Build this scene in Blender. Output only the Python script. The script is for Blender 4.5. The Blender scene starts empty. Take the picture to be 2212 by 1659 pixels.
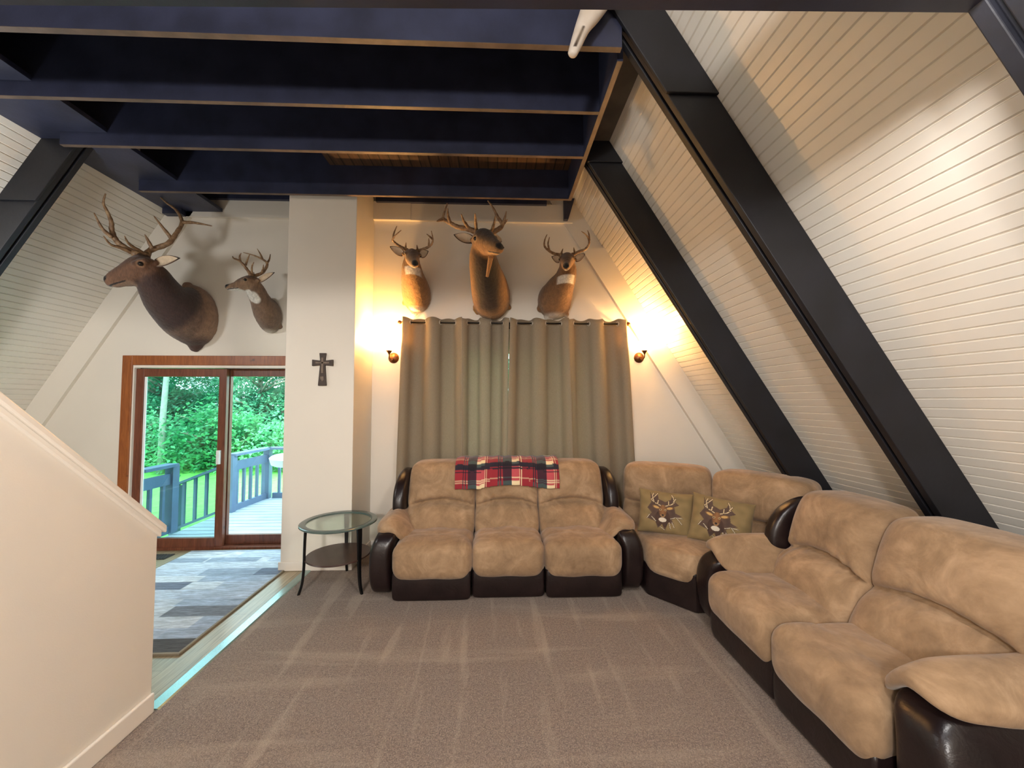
import bpy, bmesh, math, random
from mathutils import Vector, Matrix, noise
from mathutils.bvhtree import BVHTree

SC = bpy.context.scene
COL = SC.collection
random.seed(7)

# ------------------------------------------------------------------ camera, world, lights, exposure
cam_d = bpy.data.cameras.new('camera')
cam_d.sensor_fit = 'HORIZONTAL'
cam_d.sensor_width = 36.0
cam_d.lens = 36.0 * 850.0 / 2212.0
cam_d.clip_start = 0.02
cam = bpy.data.objects.new('camera', cam_d)
COL.objects.link(cam)
PITCH, YAW = math.atan(36.5 / 850), math.atan(32 / 850)
cam.location = (0, 0, 1.61)
cam.rotation_euler = (math.pi / 2 + PITCH, 0, -YAW)
SC.camera = cam

world = bpy.data.worlds.new('sky')
SC.world = world
world.use_nodes = True
bg = world.node_tree.nodes['Background']
bg.inputs['Color'].default_value = (0.62, 0.86, 1.0, 1)
bg.inputs['Strength'].default_value = 2.75

def lamp(name, kind, loc, power, color, radius=0.1):
    d = bpy.data.lights.new(name, kind)
    d.energy = power
    d.color = color
    if kind == 'SUN':
        d.angle = radius
    else:
        d.shadow_soft_size = radius
    o = bpy.data.objects.new(name, d)
    o.location = loc
    COL.objects.link(o)
    return o

sun = lamp('sun_light', 'SUN', (0, 0, 10), 3.0, (1.0, 0.97, 0.88), 0.3)
sun.rotation_euler = (math.radians(35), math.radians(12), 0)
lamp('kitchen_lamp_light', 'POINT', (0.80, 0.60, 2.79), 36, (1.0, 0.965, 0.94), 0.1)
lamp('stair_lamp_light', 'POINT', (-0.65, 0.30, 2.80), 9, (0.97, 0.97, 1.0), 0.1)
lamp('stairwell_lamp_light', 'POINT', (-3.72, 2.45, 2.45), 15, (0.93, 0.97, 1.0), 0.12)
lamp('back_fill_light', 'POINT', (-1.15, -2.2, 2.6), 155, (1.0, 0.96, 0.93), 0.2)  # fill added behind the camera to brighten the room, no real fixture
WARM = (1.0, 0.53, 0.17)
SCONCE_POWER = 21

SC.view_settings.view_transform = 'Standard'
SC.view_settings.look = 'None'
SC.view_settings.gamma = 1.0
SC.view_settings.exposure = 1.45
SC.view_settings.use_curve_mapping = False

# ------------------------------------------------------------------ materials
def lin(r, g, b):
    f = lambda c: (c / 255 / 12.92) if c / 255 <= 0.04045 else ((c / 255 + 0.055) / 1.055) ** 2.4
    return (f(r), f(g), f(b), 1)

class NT:
    def __init__(self, name):
        self.m = bpy.data.materials.new(name)
        self.m.use_nodes = True
        self.t = self.m.node_tree
        self.p = self.t.nodes['Principled BSDF']
        self.out = self.t.nodes['Material Output']
    def n(self, typ, **kw):
        nd = self.t.nodes.new(typ)
        for k, v in kw.items():
            if k.startswith('i_'):
                key = k[2:]
                nd.inputs[int(key) if key.isdigit() else key.replace('_', ' ')].default_value = v
            else:
                setattr(nd, k, v)
        return nd
    def l(self, a, b):
        self.t.links.new(a, b)
    def coords(self, scale=(1, 1, 1), kind='Object', rot=(0, 0, 0)):
        tc = self.n('ShaderNodeTexCoord')
        mp = self.n('ShaderNodeMapping')
        mp.inputs['Scale'].default_value = scale
        mp.inputs['Rotation'].default_value = rot
        self.l(tc.outputs[kind], mp.inputs['Vector'])
        return mp.outputs['Vector']
    def noise(self, vec, scale, detail=3, rough=0.5, dist=0):
        nd = self.n('ShaderNodeTexNoise')
        nd.inputs['Scale'].default_value = scale
        nd.inputs['Detail'].default_value = detail
        nd.inputs['Roughness'].default_value = rough
        nd.inputs['Distortion'].default_value = dist
        self.l(vec, nd.inputs['Vector'])
        return nd.outputs['Fac']
    def ramp(self, fac, stops):
        r = self.n('ShaderNodeValToRGB')
        el = r.color_ramp.elements
        while len(el) < len(stops):
            el.new(0.5)
        for e, (p, c) in zip(el, stops):
            e.position = p
            e.color = c
        self.l(fac, r.inputs['Fac'])
        return r.outputs['Color']
    def mix(self, fac, a, b, blend='MIX'):
        m = self.n('ShaderNodeMix', data_type='RGBA', blend_type=blend)
        for sock, v in ((m.inputs[0], fac), (m.inputs[6], a), (m.inputs[7], b)):
            if isinstance(v, (int, float, tuple)):
                sock.default_value = v
            else:
                self.l(v, sock)
        return m.outputs[2]
    def bump(self, h, strength=0.3, dist=0.01):
        b = self.n('ShaderNodeBump')
        b.inputs['Strength'].default_value = strength
        b.inputs['Distance'].default_value = dist
        self.l(h, b.inputs['Height'])
        self.l(b.outputs['Normal'], self.p.inputs['Normal'])
    def set(self, **kw):
        for k, v in kw.items():
            self.p.inputs[k.replace('_', ' ')].default_value = v
        return self

def _math(self, op, a, b):
    m = self.n('ShaderNodeMath', operation=op)
    for i, x in enumerate((a, b)):
        if isinstance(x, (int, float)):
            m.inputs[i].default_value = x
        else:
            self.l(x, m.inputs[i])
    return m.outputs[0]
NT.math = _math

def plain(name, c, rough=0.6, var=0.12, scale=6, bump=0.0, bscale=60, **kw):
    t = NT(name)
    v = t.coords()
    f = t.noise(v, scale, 4)
    c0 = tuple(x * (1 - var) for x in c[:3]) + (1,)
    c1 = tuple(min(1, x * (1 + var)) for x in c[:3]) + (1,)
    t.l(t.ramp(f, [(0.3, c0), (0.7, c1)]), t.p.inputs['Base Color'])
    t.set(Roughness=rough, **kw)
    if bump:
        t.bump(t.noise(v, bscale, 3), bump, 0.004)
    return t.m

M_WALL = plain('cream_wall_paint', lin(226, 218, 205), 0.55, 0.02, 2, 0.08, 180)
M_BOARD = plain('cream_beadboard_paint', lin(230, 224, 213), 0.38, 0.03, 3, 0.05, 40)
M_TRIM = plain('white_trim_paint', lin(232, 224, 212), 0.35, 0.02, 3)
M_BEAM = plain('blue_black_beam_paint', (0.025, 0.029, 0.058, 1), 0.45, 0.3, 5, 0.25, 30)
M_RAFTER = plain('black_rafter_paint', (0.0065, 0.0068, 0.0105, 1), 0.5, 0.35, 5, 0.25, 30)
M_BEAM_EDGE = plain('lit_brown_beam_underside', lin(100, 84, 72), 0.5, 0.3, 9, 0.25, 40)  # beam undersides: the light they catch is put into the colour

def mat_deck():
    t = NT('brown_ceiling_planks')
    v = t.coords((1, 1, 1))
    w = t.n('ShaderNodeTexWave', wave_type='BANDS', bands_direction='X')
    w.inputs['Scale'].default_value = 3.4
    t.l(v, w.inputs['Vector'])
    f = t.noise(t.coords((14, 1.2, 1)), 3, 4)
    c = t.ramp(f, [(0.3, lin(62, 44, 30)), (0.7, lin(92, 66, 44))])
    g = t.ramp(w.outputs['Fac'], [(0.0, (0.1, 0.1, 0.1, 1)), (0.07, (1, 1, 1, 1))])
    t.l(t.mix(1.0, c, g, 'MULTIPLY'), t.p.inputs['Base Color'])
    t.set(Roughness=0.6)
    return t.m
M_DECK = mat_deck()

def mat_carpet():
    t = NT('brown_cut_pile_carpet')
    v = t.coords()
    fine = t.noise(v, 150, 3, 0.75)
    mid = t.noise(v, 60, 3, 0.6)
    c = t.ramp(fine, [(0.34, lin(60, 43, 36)), (0.5, lin(125, 101, 85)), (0.66, lin(194, 168, 146))])
    c = t.mix(0.35, c, t.ramp(mid, [(0.35, lin(92, 74, 64)), (0.65, lin(170, 150, 130))]))
    # vacuum strokes: long streaks across the pile, in two directions
    s1 = t.noise(t.coords((5.0, 0.55, 1), rot=(0, 0, 0.32)), 1.6, 4, 0.55, 0.4)
    s2 = t.noise(t.coords((0.5, 4.0, 1), rot=(0, 0, 0.05)), 1.3, 4, 0.55, 0.5)
    k = t.ramp(s1, [(0.55, (0, 0, 0, 1)), (0.66, (1, 1, 1, 1))])
    k2 = t.ramp(s2, [(0.54, (0, 0, 0, 1)), (0.70, (1, 1, 1, 1))])
    c = t.mix(t.math('MULTIPLY', k, 0.32), c, lin(196, 176, 152))
    c = t.mix(t.math('MULTIPLY', k2, 0.30), c, lin(196, 176, 152))
    t.l(c, t.p.inputs['Base Color'])
    t.set(Roughness=0.95)
    t.p.inputs['Sheen Weight'].default_value = 0.25
    t.bump(t.noise(v, 150, 4, 0.7), 0.9, 0.012)
    return t.m
M_CARPET = mat_carpet()

def mat_woodfloor():
    t = NT('pale_laminate_planks')
    br = t.n('ShaderNodeTexBrick')
    br.inputs['Scale'].default_value = 1.0
    br.inputs['Brick Width'].default_value = 1.25
    br.inputs['Row Height'].default_value = 0.125
    br.inputs['Mortar Size'].default_value = 0.0015
    br.inputs['Color1'].default_value = lin(176, 158, 128)
    br.inputs['Color2'].default_value = lin(150, 134, 106)
    br.inputs['Mortar'].default_value = lin(70, 60, 45)
    t.l(t.coords(rot=(0, 0, math.pi / 2)), br.inputs['Vector'])
    g = t.noise(t.coords((26, 1.4, 1)), 2.2, 5, 0.6, 0.6)
    t.l(t.mix(0.45, br.outputs['Color'], t.ramp(g, [(0.35, lin(122, 108, 84)), (0.65, lin(196, 180, 148))])), t.p.inputs['Base Color'])
    t.set(Roughness=0.28)
    return t.m
M_WOODFLOOR = mat_woodfloor()

def mat_suede():
    t = NT('tan_microfibre_suede')
    v = t.coords()
    f = t.noise(v, 4.2, 6, 0.64, 0.9)
    f2 = t.noise(v, 18, 3, 0.6, 0.3)
    c = t.ramp(f, [(0.30, lin(122, 96, 70)), (0.5, lin(150, 121, 90)), (0.70, lin(184, 153, 120))])
    c = t.mix(0.25, c, t.ramp(f2, [(0.35, lin(130, 104, 76)), (0.65, lin(174, 144, 111))]))
    t.l(c, t.p.inputs['Base Color'])
    t.set(Roughness=0.9)
    t.p.inputs['Sheen Weight'].default_value = 0.22
    t.p.inputs['Sheen Roughness'].default_value = 0.45
    h = t.math('ADD', t.math('MULTIPLY', t.noise(v, 9, 3, 0.5, 0.6), 1.0), t.math('MULTIPLY', t.noise(v, 300, 2), 0.05))
    t.bump(h, 0.35, 0.02)
    return t.m
M_SUEDE = mat_suede()

def mat_leather():
    t = NT('dark_brown_leather')
    v = t.coords()
    f = t.noise(v, 8, 3)
    t.l(t.ramp(f, [(0.3, lin(22, 14, 15)), (0.7, lin(35, 24, 24))]), t.p.inputs['Base Color'])
    t.set(Roughness=0.30)
    vo = t.n('ShaderNodeTexVoronoi')
    vo.inputs['Scale'].default_value = 190
    t.l(v, vo.inputs['Vector'])
    h = t.math('ADD', t.math('MULTIPLY', vo.outputs['Distance'], 0.06), t.noise(v, 14, 4, 0.6, 1.0))
    t.bump(h, 0.22, 0.012)
    return t.m
M_LEATHER = mat_leather()

def mat_vcol(name, rough=0.85, sheen=0.0, fur=0.0, stretch=(1, 1, 1), translucent=0.0):
    t = NT(name)
    a = t.n('ShaderNodeVertexColor')
    a.layer_name = 'Col'
    c = a.outputs['Color']
    v = t.coords(stretch)
    if fur:
        f = t.noise(v, 90, 4, 0.7)
        c = t.mix(1.0, c, t.ramp(f, [(0.3, (1 - fur,) * 3 + (1,)), (0.7, (1 + fur * 0.4,) * 3 + (1,))]), 'MULTIPLY')
        t.bump(f, 0.5, 0.01)
    else:
        t.bump(t.noise(v, 260, 2), 0.2, 0.003)
    t.l(c, t.p.inputs['Base Color'])
    t.set(Roughness=rough)
    t.p.inputs['Sheen Weight'].default_value = sheen
    return t.m
M_FUR = mat_vcol('deer_hide_fur', 0.8, 0.2, 0.35, (1.0, 1.0, 0.28))
M_PRINT = mat_vcol('printed_cotton_canvas', 0.9, 0.1)
M_FLEECE = mat_vcol('plaid_fleece', 0.95, 0.2)
M_EYE = plain('dark_glass_eye', (0.012, 0.008, 0.006, 1), 0.08, 0.1)
M_EARIN = plain('pale_ear_lining_fur', lin(206, 184, 156), 0.9, 0.15, 20, 0.2, 120)
def mat_antler():
    t = NT('brown_antler_bone')
    v = t.coords()
    f = t.noise(v, 26, 4, 0.6)
    t.l(t.ramp(f, [(0.3, lin(92, 66, 44)), (0.55, lin(148, 116, 84)), (0.75, lin(190, 162, 124))]), t.p.inputs['Base Color'])
    t.set(Roughness=0.5)
    t.bump(t.noise(v, 120, 3), 0.4, 0.004)
    return t.m
M_ANTLER = mat_antler()
M_BONE = mat_vcol('bleached_skull_bone', 0.45, 0.0)
M_BRONZE = plain('aged_bronze', lin(112, 74, 48), 0.38, 0.25, 18, 0.1, 60, Metallic=0.85)
M_BLACKMETAL = plain('black_iron', (0.012, 0.011, 0.011, 1), 0.4, 0.2, 12, Metallic=0.6)
M_DARKWOOD = plain('dark_espresso_wood', lin(66, 44, 36), 0.35, 0.15, 10)
M_CROSS = plain('dark_carved_wood', lin(62, 48, 40), 0.55, 0.3, 30, 0.3, 90)
M_CROSS2 = plain('worn_carved_relief', lin(112, 96, 82), 0.5, 0.3, 40, 0.3, 90)
M_GROMMET = plain('brushed_nickel_grommet', lin(214, 208, 196), 0.3, 0.05, 20, Metallic=0.7)

def mat_doorwood(name, a, b):
    t = NT(name)
    f = t.noise(t.coords((9, 9, 0.9)), 4, 5, 0.6, 1.2)
    k = t.noise(t.coords(), 7, 2, 0.4)
    c = t.ramp(f, [(0.32, a), (0.68, b)])
    c = t.mix(t.ramp(k, [(0.70, (0, 0, 0, 1)), (0.76, (1, 1, 1, 1))]), c, lin(60, 30, 14))
    t.l(c, t.p.inputs['Base Color'])
    t.set(Roughness=0.4)
    return t.m
M_PINE = mat_doorwood('knotty_pine_stain', lin(128, 70, 34), lin(166, 98, 50))
M_DOORWOOD = mat_doorwood('reddish_door_wood', lin(92, 50, 36), lin(126, 74, 52))

def mat_glass(name, tint=(1, 1, 1, 1), ior=1.45):
    t = NT(name)
    lw = t.n('ShaderNodeLayerWeight')
    fr = t.math('ADD', t.math('MULTIPLY', t.math('POWER', lw.outputs['Facing'], 5.0), 0.9), 0.04)
    tr = t.n('ShaderNodeBsdfTransparent')
    tr.inputs['Color'].default_value = tint
    gl = t.n('ShaderNodeBsdfGlossy')
    gl.inputs['Roughness'].default_value = 0.02
    mx = t.n('ShaderNodeMixShader')
    t.l(fr, mx.inputs[0])
    t.l(tr.outputs[0], mx.inputs[1])
    t.l(gl.outputs[0], mx.inputs[2])
    t.l(mx.outputs[0], t.out.inputs['Surface'])
    t.t.nodes.remove(t.p)
    return t.m
M_GLASS = mat_glass('clear_window_glass', (0.97, 1.0, 0.98, 1))
M_SCREENGLASS = mat_glass('insect_screened_glass', (0.66, 0.76, 0.74, 1))
M_TABLEGLASS = mat_glass('greenish_table_glass', (0.88, 0.96, 0.92, 1))
def mat_glassrim():
    t = NT('bevelled_glass_edge')
    t.set(Base_Color=lin(96, 116, 112), Roughness=0.12, IOR=1.5)
    t.p.inputs['Transmission Weight'].default_value = 0.35
    return t.m
M_GLASSRIM = mat_glassrim()

def mat_curtain(name, c, trans):
    t = NT(name)
    v = t.coords((60, 60, 9))
    f = t.noise(v, 6, 3, 0.6)
    colr = t.ramp(f, [(0.3, tuple(x * 0.86 for x in c[:3]) + (1,)), (0.7, tuple(min(1, x * 1.1) for x in c[:3]) + (1,))])
    t.l(colr, t.p.inputs['Base Color'])
    t.set(Roughness=0.75)
    t.p.inputs['Sheen Weight'].default_value = 0.15
    tl = t.n('ShaderNodeBsdfTranslucent')
    t.l(colr, tl.inputs['Color'])
    mx = t.n('ShaderNodeMixShader')
    mx.inputs[0].default_value = trans
    t.l(t.p.outputs[0], mx.inputs[1])
    t.l(tl.outputs[0], mx.inputs[2])
    t.l(mx.outputs[0], t.out.inputs['Surface'])
    return t.m
M_CURTAIN = mat_curtain('taupe_curtain_weave', lin(160, 144, 120), 0.28)
M_CURTAIN2 = mat_curtain('daylit_taupe_curtain_weave', lin(172, 158, 136), 0.40)  # same taupe cloth, paler because extra daylight is put into its colour

def mat_emit(name, c, s):
    t = NT(name)
    t.set(Base_Color=(0.9, 0.85, 0.75, 1), Roughness=0.3)
    t.p.inputs['Emission Color'].default_value = c
    t.p.inputs['Emission Strength'].default_value = s
    return t.m
M_SHADE = mat_emit('lit_frosted_glass_shade', (1.0, 0.56, 0.2, 1), 15)

def mat_leaf(name, a, b):
    t = NT(name)
    oi = t.n('ShaderNodeObjectInfo')
    f = t.noise(t.coords(), 1.3, 3)
    c = t.ramp(f, [(0.3, a), (0.7, b)])
    t.l(c, t.p.inputs['Base Color'])
    t.set(Roughness=0.6)
    tl = t.n('ShaderNodeBsdfTranslucent')
    t.l(c, tl.inputs['Color'])
    mx = t.n('ShaderNodeMixShader')
    mx.inputs[0].default_value = 0.4
    t.l(t.p.outputs[0], mx.inputs[1])
    t.l(tl.outputs[0], mx.inputs[2])
    t.l(mx.outputs[0], t.out.inputs['Surface'])
    return t.m
M_LEAF = mat_leaf('fresh_green_leaves', lin(58, 146, 104), lin(118, 196, 136))
M_LEAF_DARK = mat_leaf('deep_green_leaves', lin(42, 118, 92), lin(88, 166, 120))
M_BARK = plain('grey_tree_bark', lin(128, 128, 112), 0.9, 0.3, 12, 0.5, 30)
M_LAWN = plain('mown_green_lawn', lin(104, 190, 84), 0.95, 0.25, 9, 0.5, 60)
M_DECKPAINT = plain('slate_blue_deck_paint', lin(92, 112, 140), 0.6, 0.1, 6)
def mat_deckboards():
    t = NT('grey_weathered_deck_boards')
    w = t.n('ShaderNodeTexWave', wave_type='BANDS', bands_direction='Y')
    w.inputs['Scale'].default_value = 2.25
    t.l(t.coords(), w.inputs['Vector'])
    f = t.noise(t.coords((1, 12, 1)), 3, 4)
    c = t.ramp(f, [(0.3, lin(150, 160, 172)), (0.7, lin(186, 196, 206))])
    t.l(t.mix(1.0, c, t.ramp(w.outputs['Fac'], [(0.0, (0.3, 0.3, 0.3, 1)), (0.1, (1, 1, 1, 1))]), 'MULTIPLY'), t.p.inputs['Base Color'])
    t.set(Roughness=0.6)
    return t.m
M_DECKBOARDS = mat_deckboards()
M_WHITEPLASTIC = plain('white_plastic', lin(238, 240, 240), 0.4, 0.02)
M_VENT = plain('dark_brown_metal_register', lin(54, 44, 40), 0.45, 0.1)
M_METALSTRIP = plain('aluminium_transition_strip', lin(150, 172, 168), 0.25, 0.1, 8, Metallic=0.8)
M_RUG = mat_vcol('patchwork_plank_rug', 0.95, 0.1, 0.5, (0.12, 1.0, 1.0))
M_RUGEDGE = plain('beige_rug_binding', lin(150, 140, 122), 0.95, 0.1)

# ------------------------------------------------------------------ helpers
def wm(o):
    if o is None:
        return Matrix.Identity(4)
    b = Matrix.LocRotScale(o.location, o.rotation_euler, o.scale)
    return wm(o.parent) @ o.matrix_parent_inverse @ b

def adopt(o, parent, local=False):
    o.parent = parent
    if not local:
        o.matrix_parent_inverse = wm(parent).inverted()

class MB:
    """collects geometry; build() links it as one mesh object"""
    def __init__(self):
        self.v, self.f, self.mi = [], [], []
        self.cur = 0
    def add(self, vs, fs, mi=None):
        n = len(self.v)
        self.v += [tuple(p) for p in vs]
        self.f += [tuple(i + n for i in f) for f in fs]
        self.mi += [self.cur if mi is None else mi] * len(fs)
        return self
    def box(self, x0, x1, y0, y1, z0, z1, mi=None):
        vs = [(x, y, z) for z in (z0, z1) for y in (y0, y1) for x in (x0, x1)]
        return self.add(vs, [(0, 2, 3, 1), (4, 5, 7, 6), (0, 1, 5, 4), (2, 6, 7, 3), (0, 4, 6, 2), (1, 3, 7, 5)], mi)
    def prism(self, poly, axis, a, b, mi=None):
        """poly: 2D points, in the plane normal to axis, extruded from a to b"""
        def P(p, t):
            return {'x': (t, p[0], p[1]), 'y': (p[0], t, p[1]), 'z': (p[0], p[1], t)}[axis]
        n = len(poly)
        vs = [P(p, a) for p in poly] + [P(p, b) for p in poly]
        fs = [tuple(range(n))[::-1], tuple(range(n, 2 * n))] + [(i, (i + 1) % n, n + (i + 1) % n, n + i) for i in range(n)]
        return self.add(vs, fs, mi)
    def tube(self, pts, radii, seg=10, caps=True, mi=None):
        pts = [Vector(p) for p in pts]
        if isinstance(radii, (int, float)):
            radii = [radii] * len(pts)
        n = len(pts)
        t0 = (pts[1] - pts[0]).normalized()
        ref = Vector((0, 0, 1)) if abs(t0.z) < 0.9 else Vector((1, 0, 0))
        a = t0.cross(ref).normalized()
        vs, fs = [], []
        for i, p in enumerate(pts):
            t = (pts[min(i + 1, n - 1)] - pts[max(i - 1, 0)]).normalized()
            a = (a - t * a.dot(t)).normalized()
            b = t.cross(a)
            for k in range(seg):
                w = 2 * math.pi * k / seg
                vs.append(p + (a * math.cos(w) + b * math.sin(w)) * radii[i])
        for i in range(n - 1):
            for k in range(seg):
                k2 = (k + 1) % seg
                fs.append((i * seg + k, i * seg + k2, (i + 1) * seg + k2, (i + 1) * seg + k))
        if caps:
            fs.append(tuple(range(seg))[::-1])
            fs.append(tuple((n - 1) * seg + k for k in range(seg)))
        return self.add(vs, fs, mi)
    def lathe(self, prof, center=(0, 0, 0), seg=32, axis=(0, 0, 1), mi=None):
        """prof: (radius, height) pairs turned about axis through center"""
        ax = Vector(axis).normalized()
        q = Vector((0, 0, 1)).rotation_difference(ax)
        c = Vector(center)
        vs, fs = [], []
        for r, h in prof:
            for k in range(seg):
                w = 2 * math.pi * k / seg
                vs.append(c + q @ Vector((r * math.cos(w), r * math.sin(w), h)))
        for i in range(len(prof) - 1):
            for k in range(seg):
                k2 = (k + 1) % seg
                fs.append((i * seg + k, i * seg + k2, (i + 1) * seg + k2, (i + 1) * seg + k))
        if prof[0] == prof[-1]:
            return self.add(vs, fs, mi)
        if prof[0][0] > 1e-4:
            fs.append(tuple(range(seg))[::-1])
        if prof[-1][0] > 1e-4:
            fs.append(tuple((len(prof) - 1) * seg + k for k in range(seg)))
        return self.add(vs, fs, mi)
    def sphere(self, c, r, seg=16, mi=None):
        prof = [(max(1e-5, r * math.sin(math.pi * i / (seg // 2))), -r * math.cos(math.pi * i / (seg // 2))) for i in range(seg // 2 + 1)]
        return self.lathe(prof, c, seg, mi=mi)
    def build(self, name, mats, parent=None, local=False, smooth=False, bevel=0.0):
        me = bpy.data.meshes.new(name)
        me.from_pydata(self.v, [], self.f)
        for m in (mats if isinstance(mats, (list, tuple)) else [mats]):
            me.materials.append(m)
        me.polygons.foreach_set('material_index', self.mi)
        bm = bmesh.new()
        bm.from_mesh(me)
        bmesh.ops.recalc_face_normals(bm, faces=bm.faces)
        bm.to_mesh(me)
        bm.free()
        if smooth:
            me.polygons.foreach_set('use_smooth', [True] * len(me.polygons))
            if smooth == 'auto':
                me.set_sharp_from_angle(angle=math.radians(40))
        o = bpy.data.objects.new(name, me)
        COL.objects.link(o)
        if bevel:
            b = o.modifiers.new('bevel', 'BEVEL')
            b.width = bevel
            b.segments = 2
            b.limit_method = 'ANGLE'
        if parent:
            adopt(o, parent, local)
        return o

def thing(name, label, cat, loc=(0, 0, 0), rotz=0.0, group=None):
    o = bpy.data.objects.new(name, None)
    o.empty_display_size = 0.1
    o.location = loc
    o.rotation_euler = (0, 0, rotz)
    COL.objects.link(o)
    return tag(o, label, cat, group)

def tag(o, label, cat, group=None):
    o['label'] = label
    o['category'] = cat
    if group:
        o['group'] = group
    return o

def struct(o):
    o['kind'] = 'structure'
    return o

def rbox(c, s, n=6, res=14, fn=None, rot=None, n2=None, rad=None):
    """soft rounded block; s = full sizes, n = squareness, fn(u, p) shapes it (u in -1..1)"""
    c = Vector(c)
    verts, index, faces = [], {}, []
    def key(i, j, k):
        kk = (i, j, k)
        if kk not in index:
            u = [math.sin((2 * t / res - 1) * math.pi / 2 * 0.82) / math.sin(math.pi / 2 * 0.82) for t in kk]
            if rad:                            # box with one edge radius
                q = Vector((u[0] * s[0] / 2, u[1] * s[1] / 2, u[2] * s[2] / 2))
                inn = Vector([max(-s[i] / 2 + rad, min(s[i] / 2 - rad, q[i])) for i in range(3)])
                dd = q - inn
                if dd.length > 1e-9:
                    q = inn + dd.normalized() * rad
                u = [q[i] / (s[i] / 2) for i in range(3)]
                L = 1.0
            elif n2:                             # n2: squareness of the outline seen along y, n: towards y
                L = ((abs(u[0]) ** n2 + abs(u[2]) ** n2) ** (n / n2) + abs(u[1]) ** n) ** (1 / n)
            else:
                L = (abs(u[0]) ** n + abs(u[1]) ** n + abs(u[2]) ** n) ** (1 / n)
            u = [a / L for a in u]
            p = Vector((u[0] * s[0] / 2, u[1] * s[1] / 2, u[2] * s[2] / 2))
            if fn:
                p = Vector(fn(u, p))
            if rot:
                p = rot @ p
            index[kk] = len(verts)
            verts.append(c + p)
        return index[kk]
    R = range(res)
    for a in R:
        for b in R:
            for q in (0, res):
                faces.append((key(a, b, q), key(a + 1, b, q), key(a + 1, b + 1, q), key(a, b + 1, q)))
                faces.append((key(a, q, b), key(a + 1, q, b), key(a + 1, q, b + 1), key(a, q, b + 1)))
                faces.append((key(q, a, b), key(q, a + 1, b), key(q, a + 1, b + 1), key(q, a, b + 1)))
    return verts, faces

def crom(pts, per=8):
    """Catmull-Rom through tuples of any length"""
    P = [Vector(p) if len(p) <= 4 else p for p in pts]
    P = [list(p) for p in pts]
    n = len(P)
    out = []
    for i in range(n - 1):
        p0, p1, p2, p3 = P[max(i - 1, 0)], P[i], P[i + 1], P[min(i + 2, n - 1)]
        for k in range(per):
            t = k / per
            out.append([0.5 * (2 * b + (c - a) * t + (2 * a - 5 * b + 4 * c - d) * t * t + (3 * b - a - 3 * c + d) * t ** 3) for a, b, c, d in zip(p0, p1, p2, p3)])
    out.append(P[-1])
    return out

def paint(me, fn):
    at = me.color_attributes.new('Col', 'FLOAT_COLOR', 'POINT')
    buf = []
    for v in me.vertices:
        c = fn(v.co)
        buf += [c[0], c[1], c[2], 1.0]
    at.data.foreach_set('color', buf)

def mixc(a, b, t):
    t = max(0.0, min(1.0, t))
    return tuple(x + (y - x) * t for x, y in zip(a[:3], b[:3]))

def smooth01(x, a, b):
    t = max(0.0, min(1.0, (x - a) / (b - a)))
    return t * t * (3 - 2 * t)

# ------------------------------------------------------------------ the room shell
K = 0.6334                                   # slope: horizontal run per metre of height
AR, AL = 3.35, -5.99                         # where the slopes meet the floor
D = 4.44                                     # gable wall
YB = -3.2                                    # behind the camera
def sxr(z): return AR - K * z
def sxl(z): return AL + K * z

b = MB(); b.box(-1.78, 3.5, YB, D, -0.1, 0.0)
struct(b.build('floor', M_CARPET))
b = MB(); b.box(-6.1, -1.78, YB, D + 0.15, -0.1, -0.002)
struct(b.build('floor_1', M_WOODFLOOR))
b = MB(); b.prism([(-1.84, 0), (-1.83, 0.007), (-1.77, 0.007), (-1.76, 0)], 'y', 2.19, 3.89)
struct(b.build('trim_1', M_METALSTRIP))

# gable wall with the door and window openings
DX0, DX1, DZ1 = -3.965, -2.02, 2.0
WX0, WX1, WZ0, WZ1 = -0.72, 1.12, 0.95, 2.2
b = MB()
b.box(-6.0, DX0, D, D + 0.15, 0, 4.3)
b.box(DX0, DX1, D, D + 0.15, DZ1, 4.3)
b.box(DX1, WX0, D, D + 0.15, 0, 4.3)
b.box(WX0, WX1, D, D + 0.15, 0, WZ0)
b.box(WX0, WX1, D, D + 0.15, WZ1, 4.3)
b.box(WX1, 3.4, D, D + 0.15, 0, 4.3)
struct(b.build('wall_back', M_WALL))
b = MB(); b.box(-6.1, 3.5, YB - 0.1, YB, 0, 4.3)
struct(b.build('wall_front', M_WALL))

# boarded slopes, every board with its bevelled groove
def slope(name, sx, sgn):
    prof = []
    ln = 4.25 / math.sin(math.atan2(1, K))
    pitch = 0.0618
    dirx, dirz = (-sgn) * K / math.hypot(K, 1), 1 / math.hypot(K, 1)
    nx, nz = -sgn * dirz, -abs(dirx)          # into the room
    n = int(ln / pitch)
    x0 = sx(0)
    for i in range(n):
        s = i * pitch
        for ds, dn in ((0.0, -0.007), (0.003, -0.007), (0.0105, 0.0), (pitch - 0.001, 0.0)):
            prof.append((x0 + dirx * (s + ds) + nx * dn, dirz * (s + ds) + nz * dn))
    back = [(x - nx * 0.06, z - nz * 0.06) for x, z in (prof[-1], prof[0])]
    m = MB()
    vs, fs = [], []
    allp = prof + back
    N = len(allp)
    for y in (YB, D):
        vs += [(x, y, z) for x, z in allp]
    for i in range(N):
        j = (i + 1) % N
        fs.append((i, j, N + j, N + i))
    m.add(vs, fs)
    return struct(m.build(name, M_BOARD))
slope('wall_right', sxr, 1)
slope('wall_left', sxl, -1)

# upper floor seen from below
b = MB(); b.box(-3.6, 0.95, YB, D, 4.08, 4.16)
struct(b.build('ceiling', M_BEAM))
b = MB(); b.box(-1.62, 0.70, 3.14, 3.775, 3.89, 3.93)
struct(b.build('ceiling_1', M_DECK))

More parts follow.
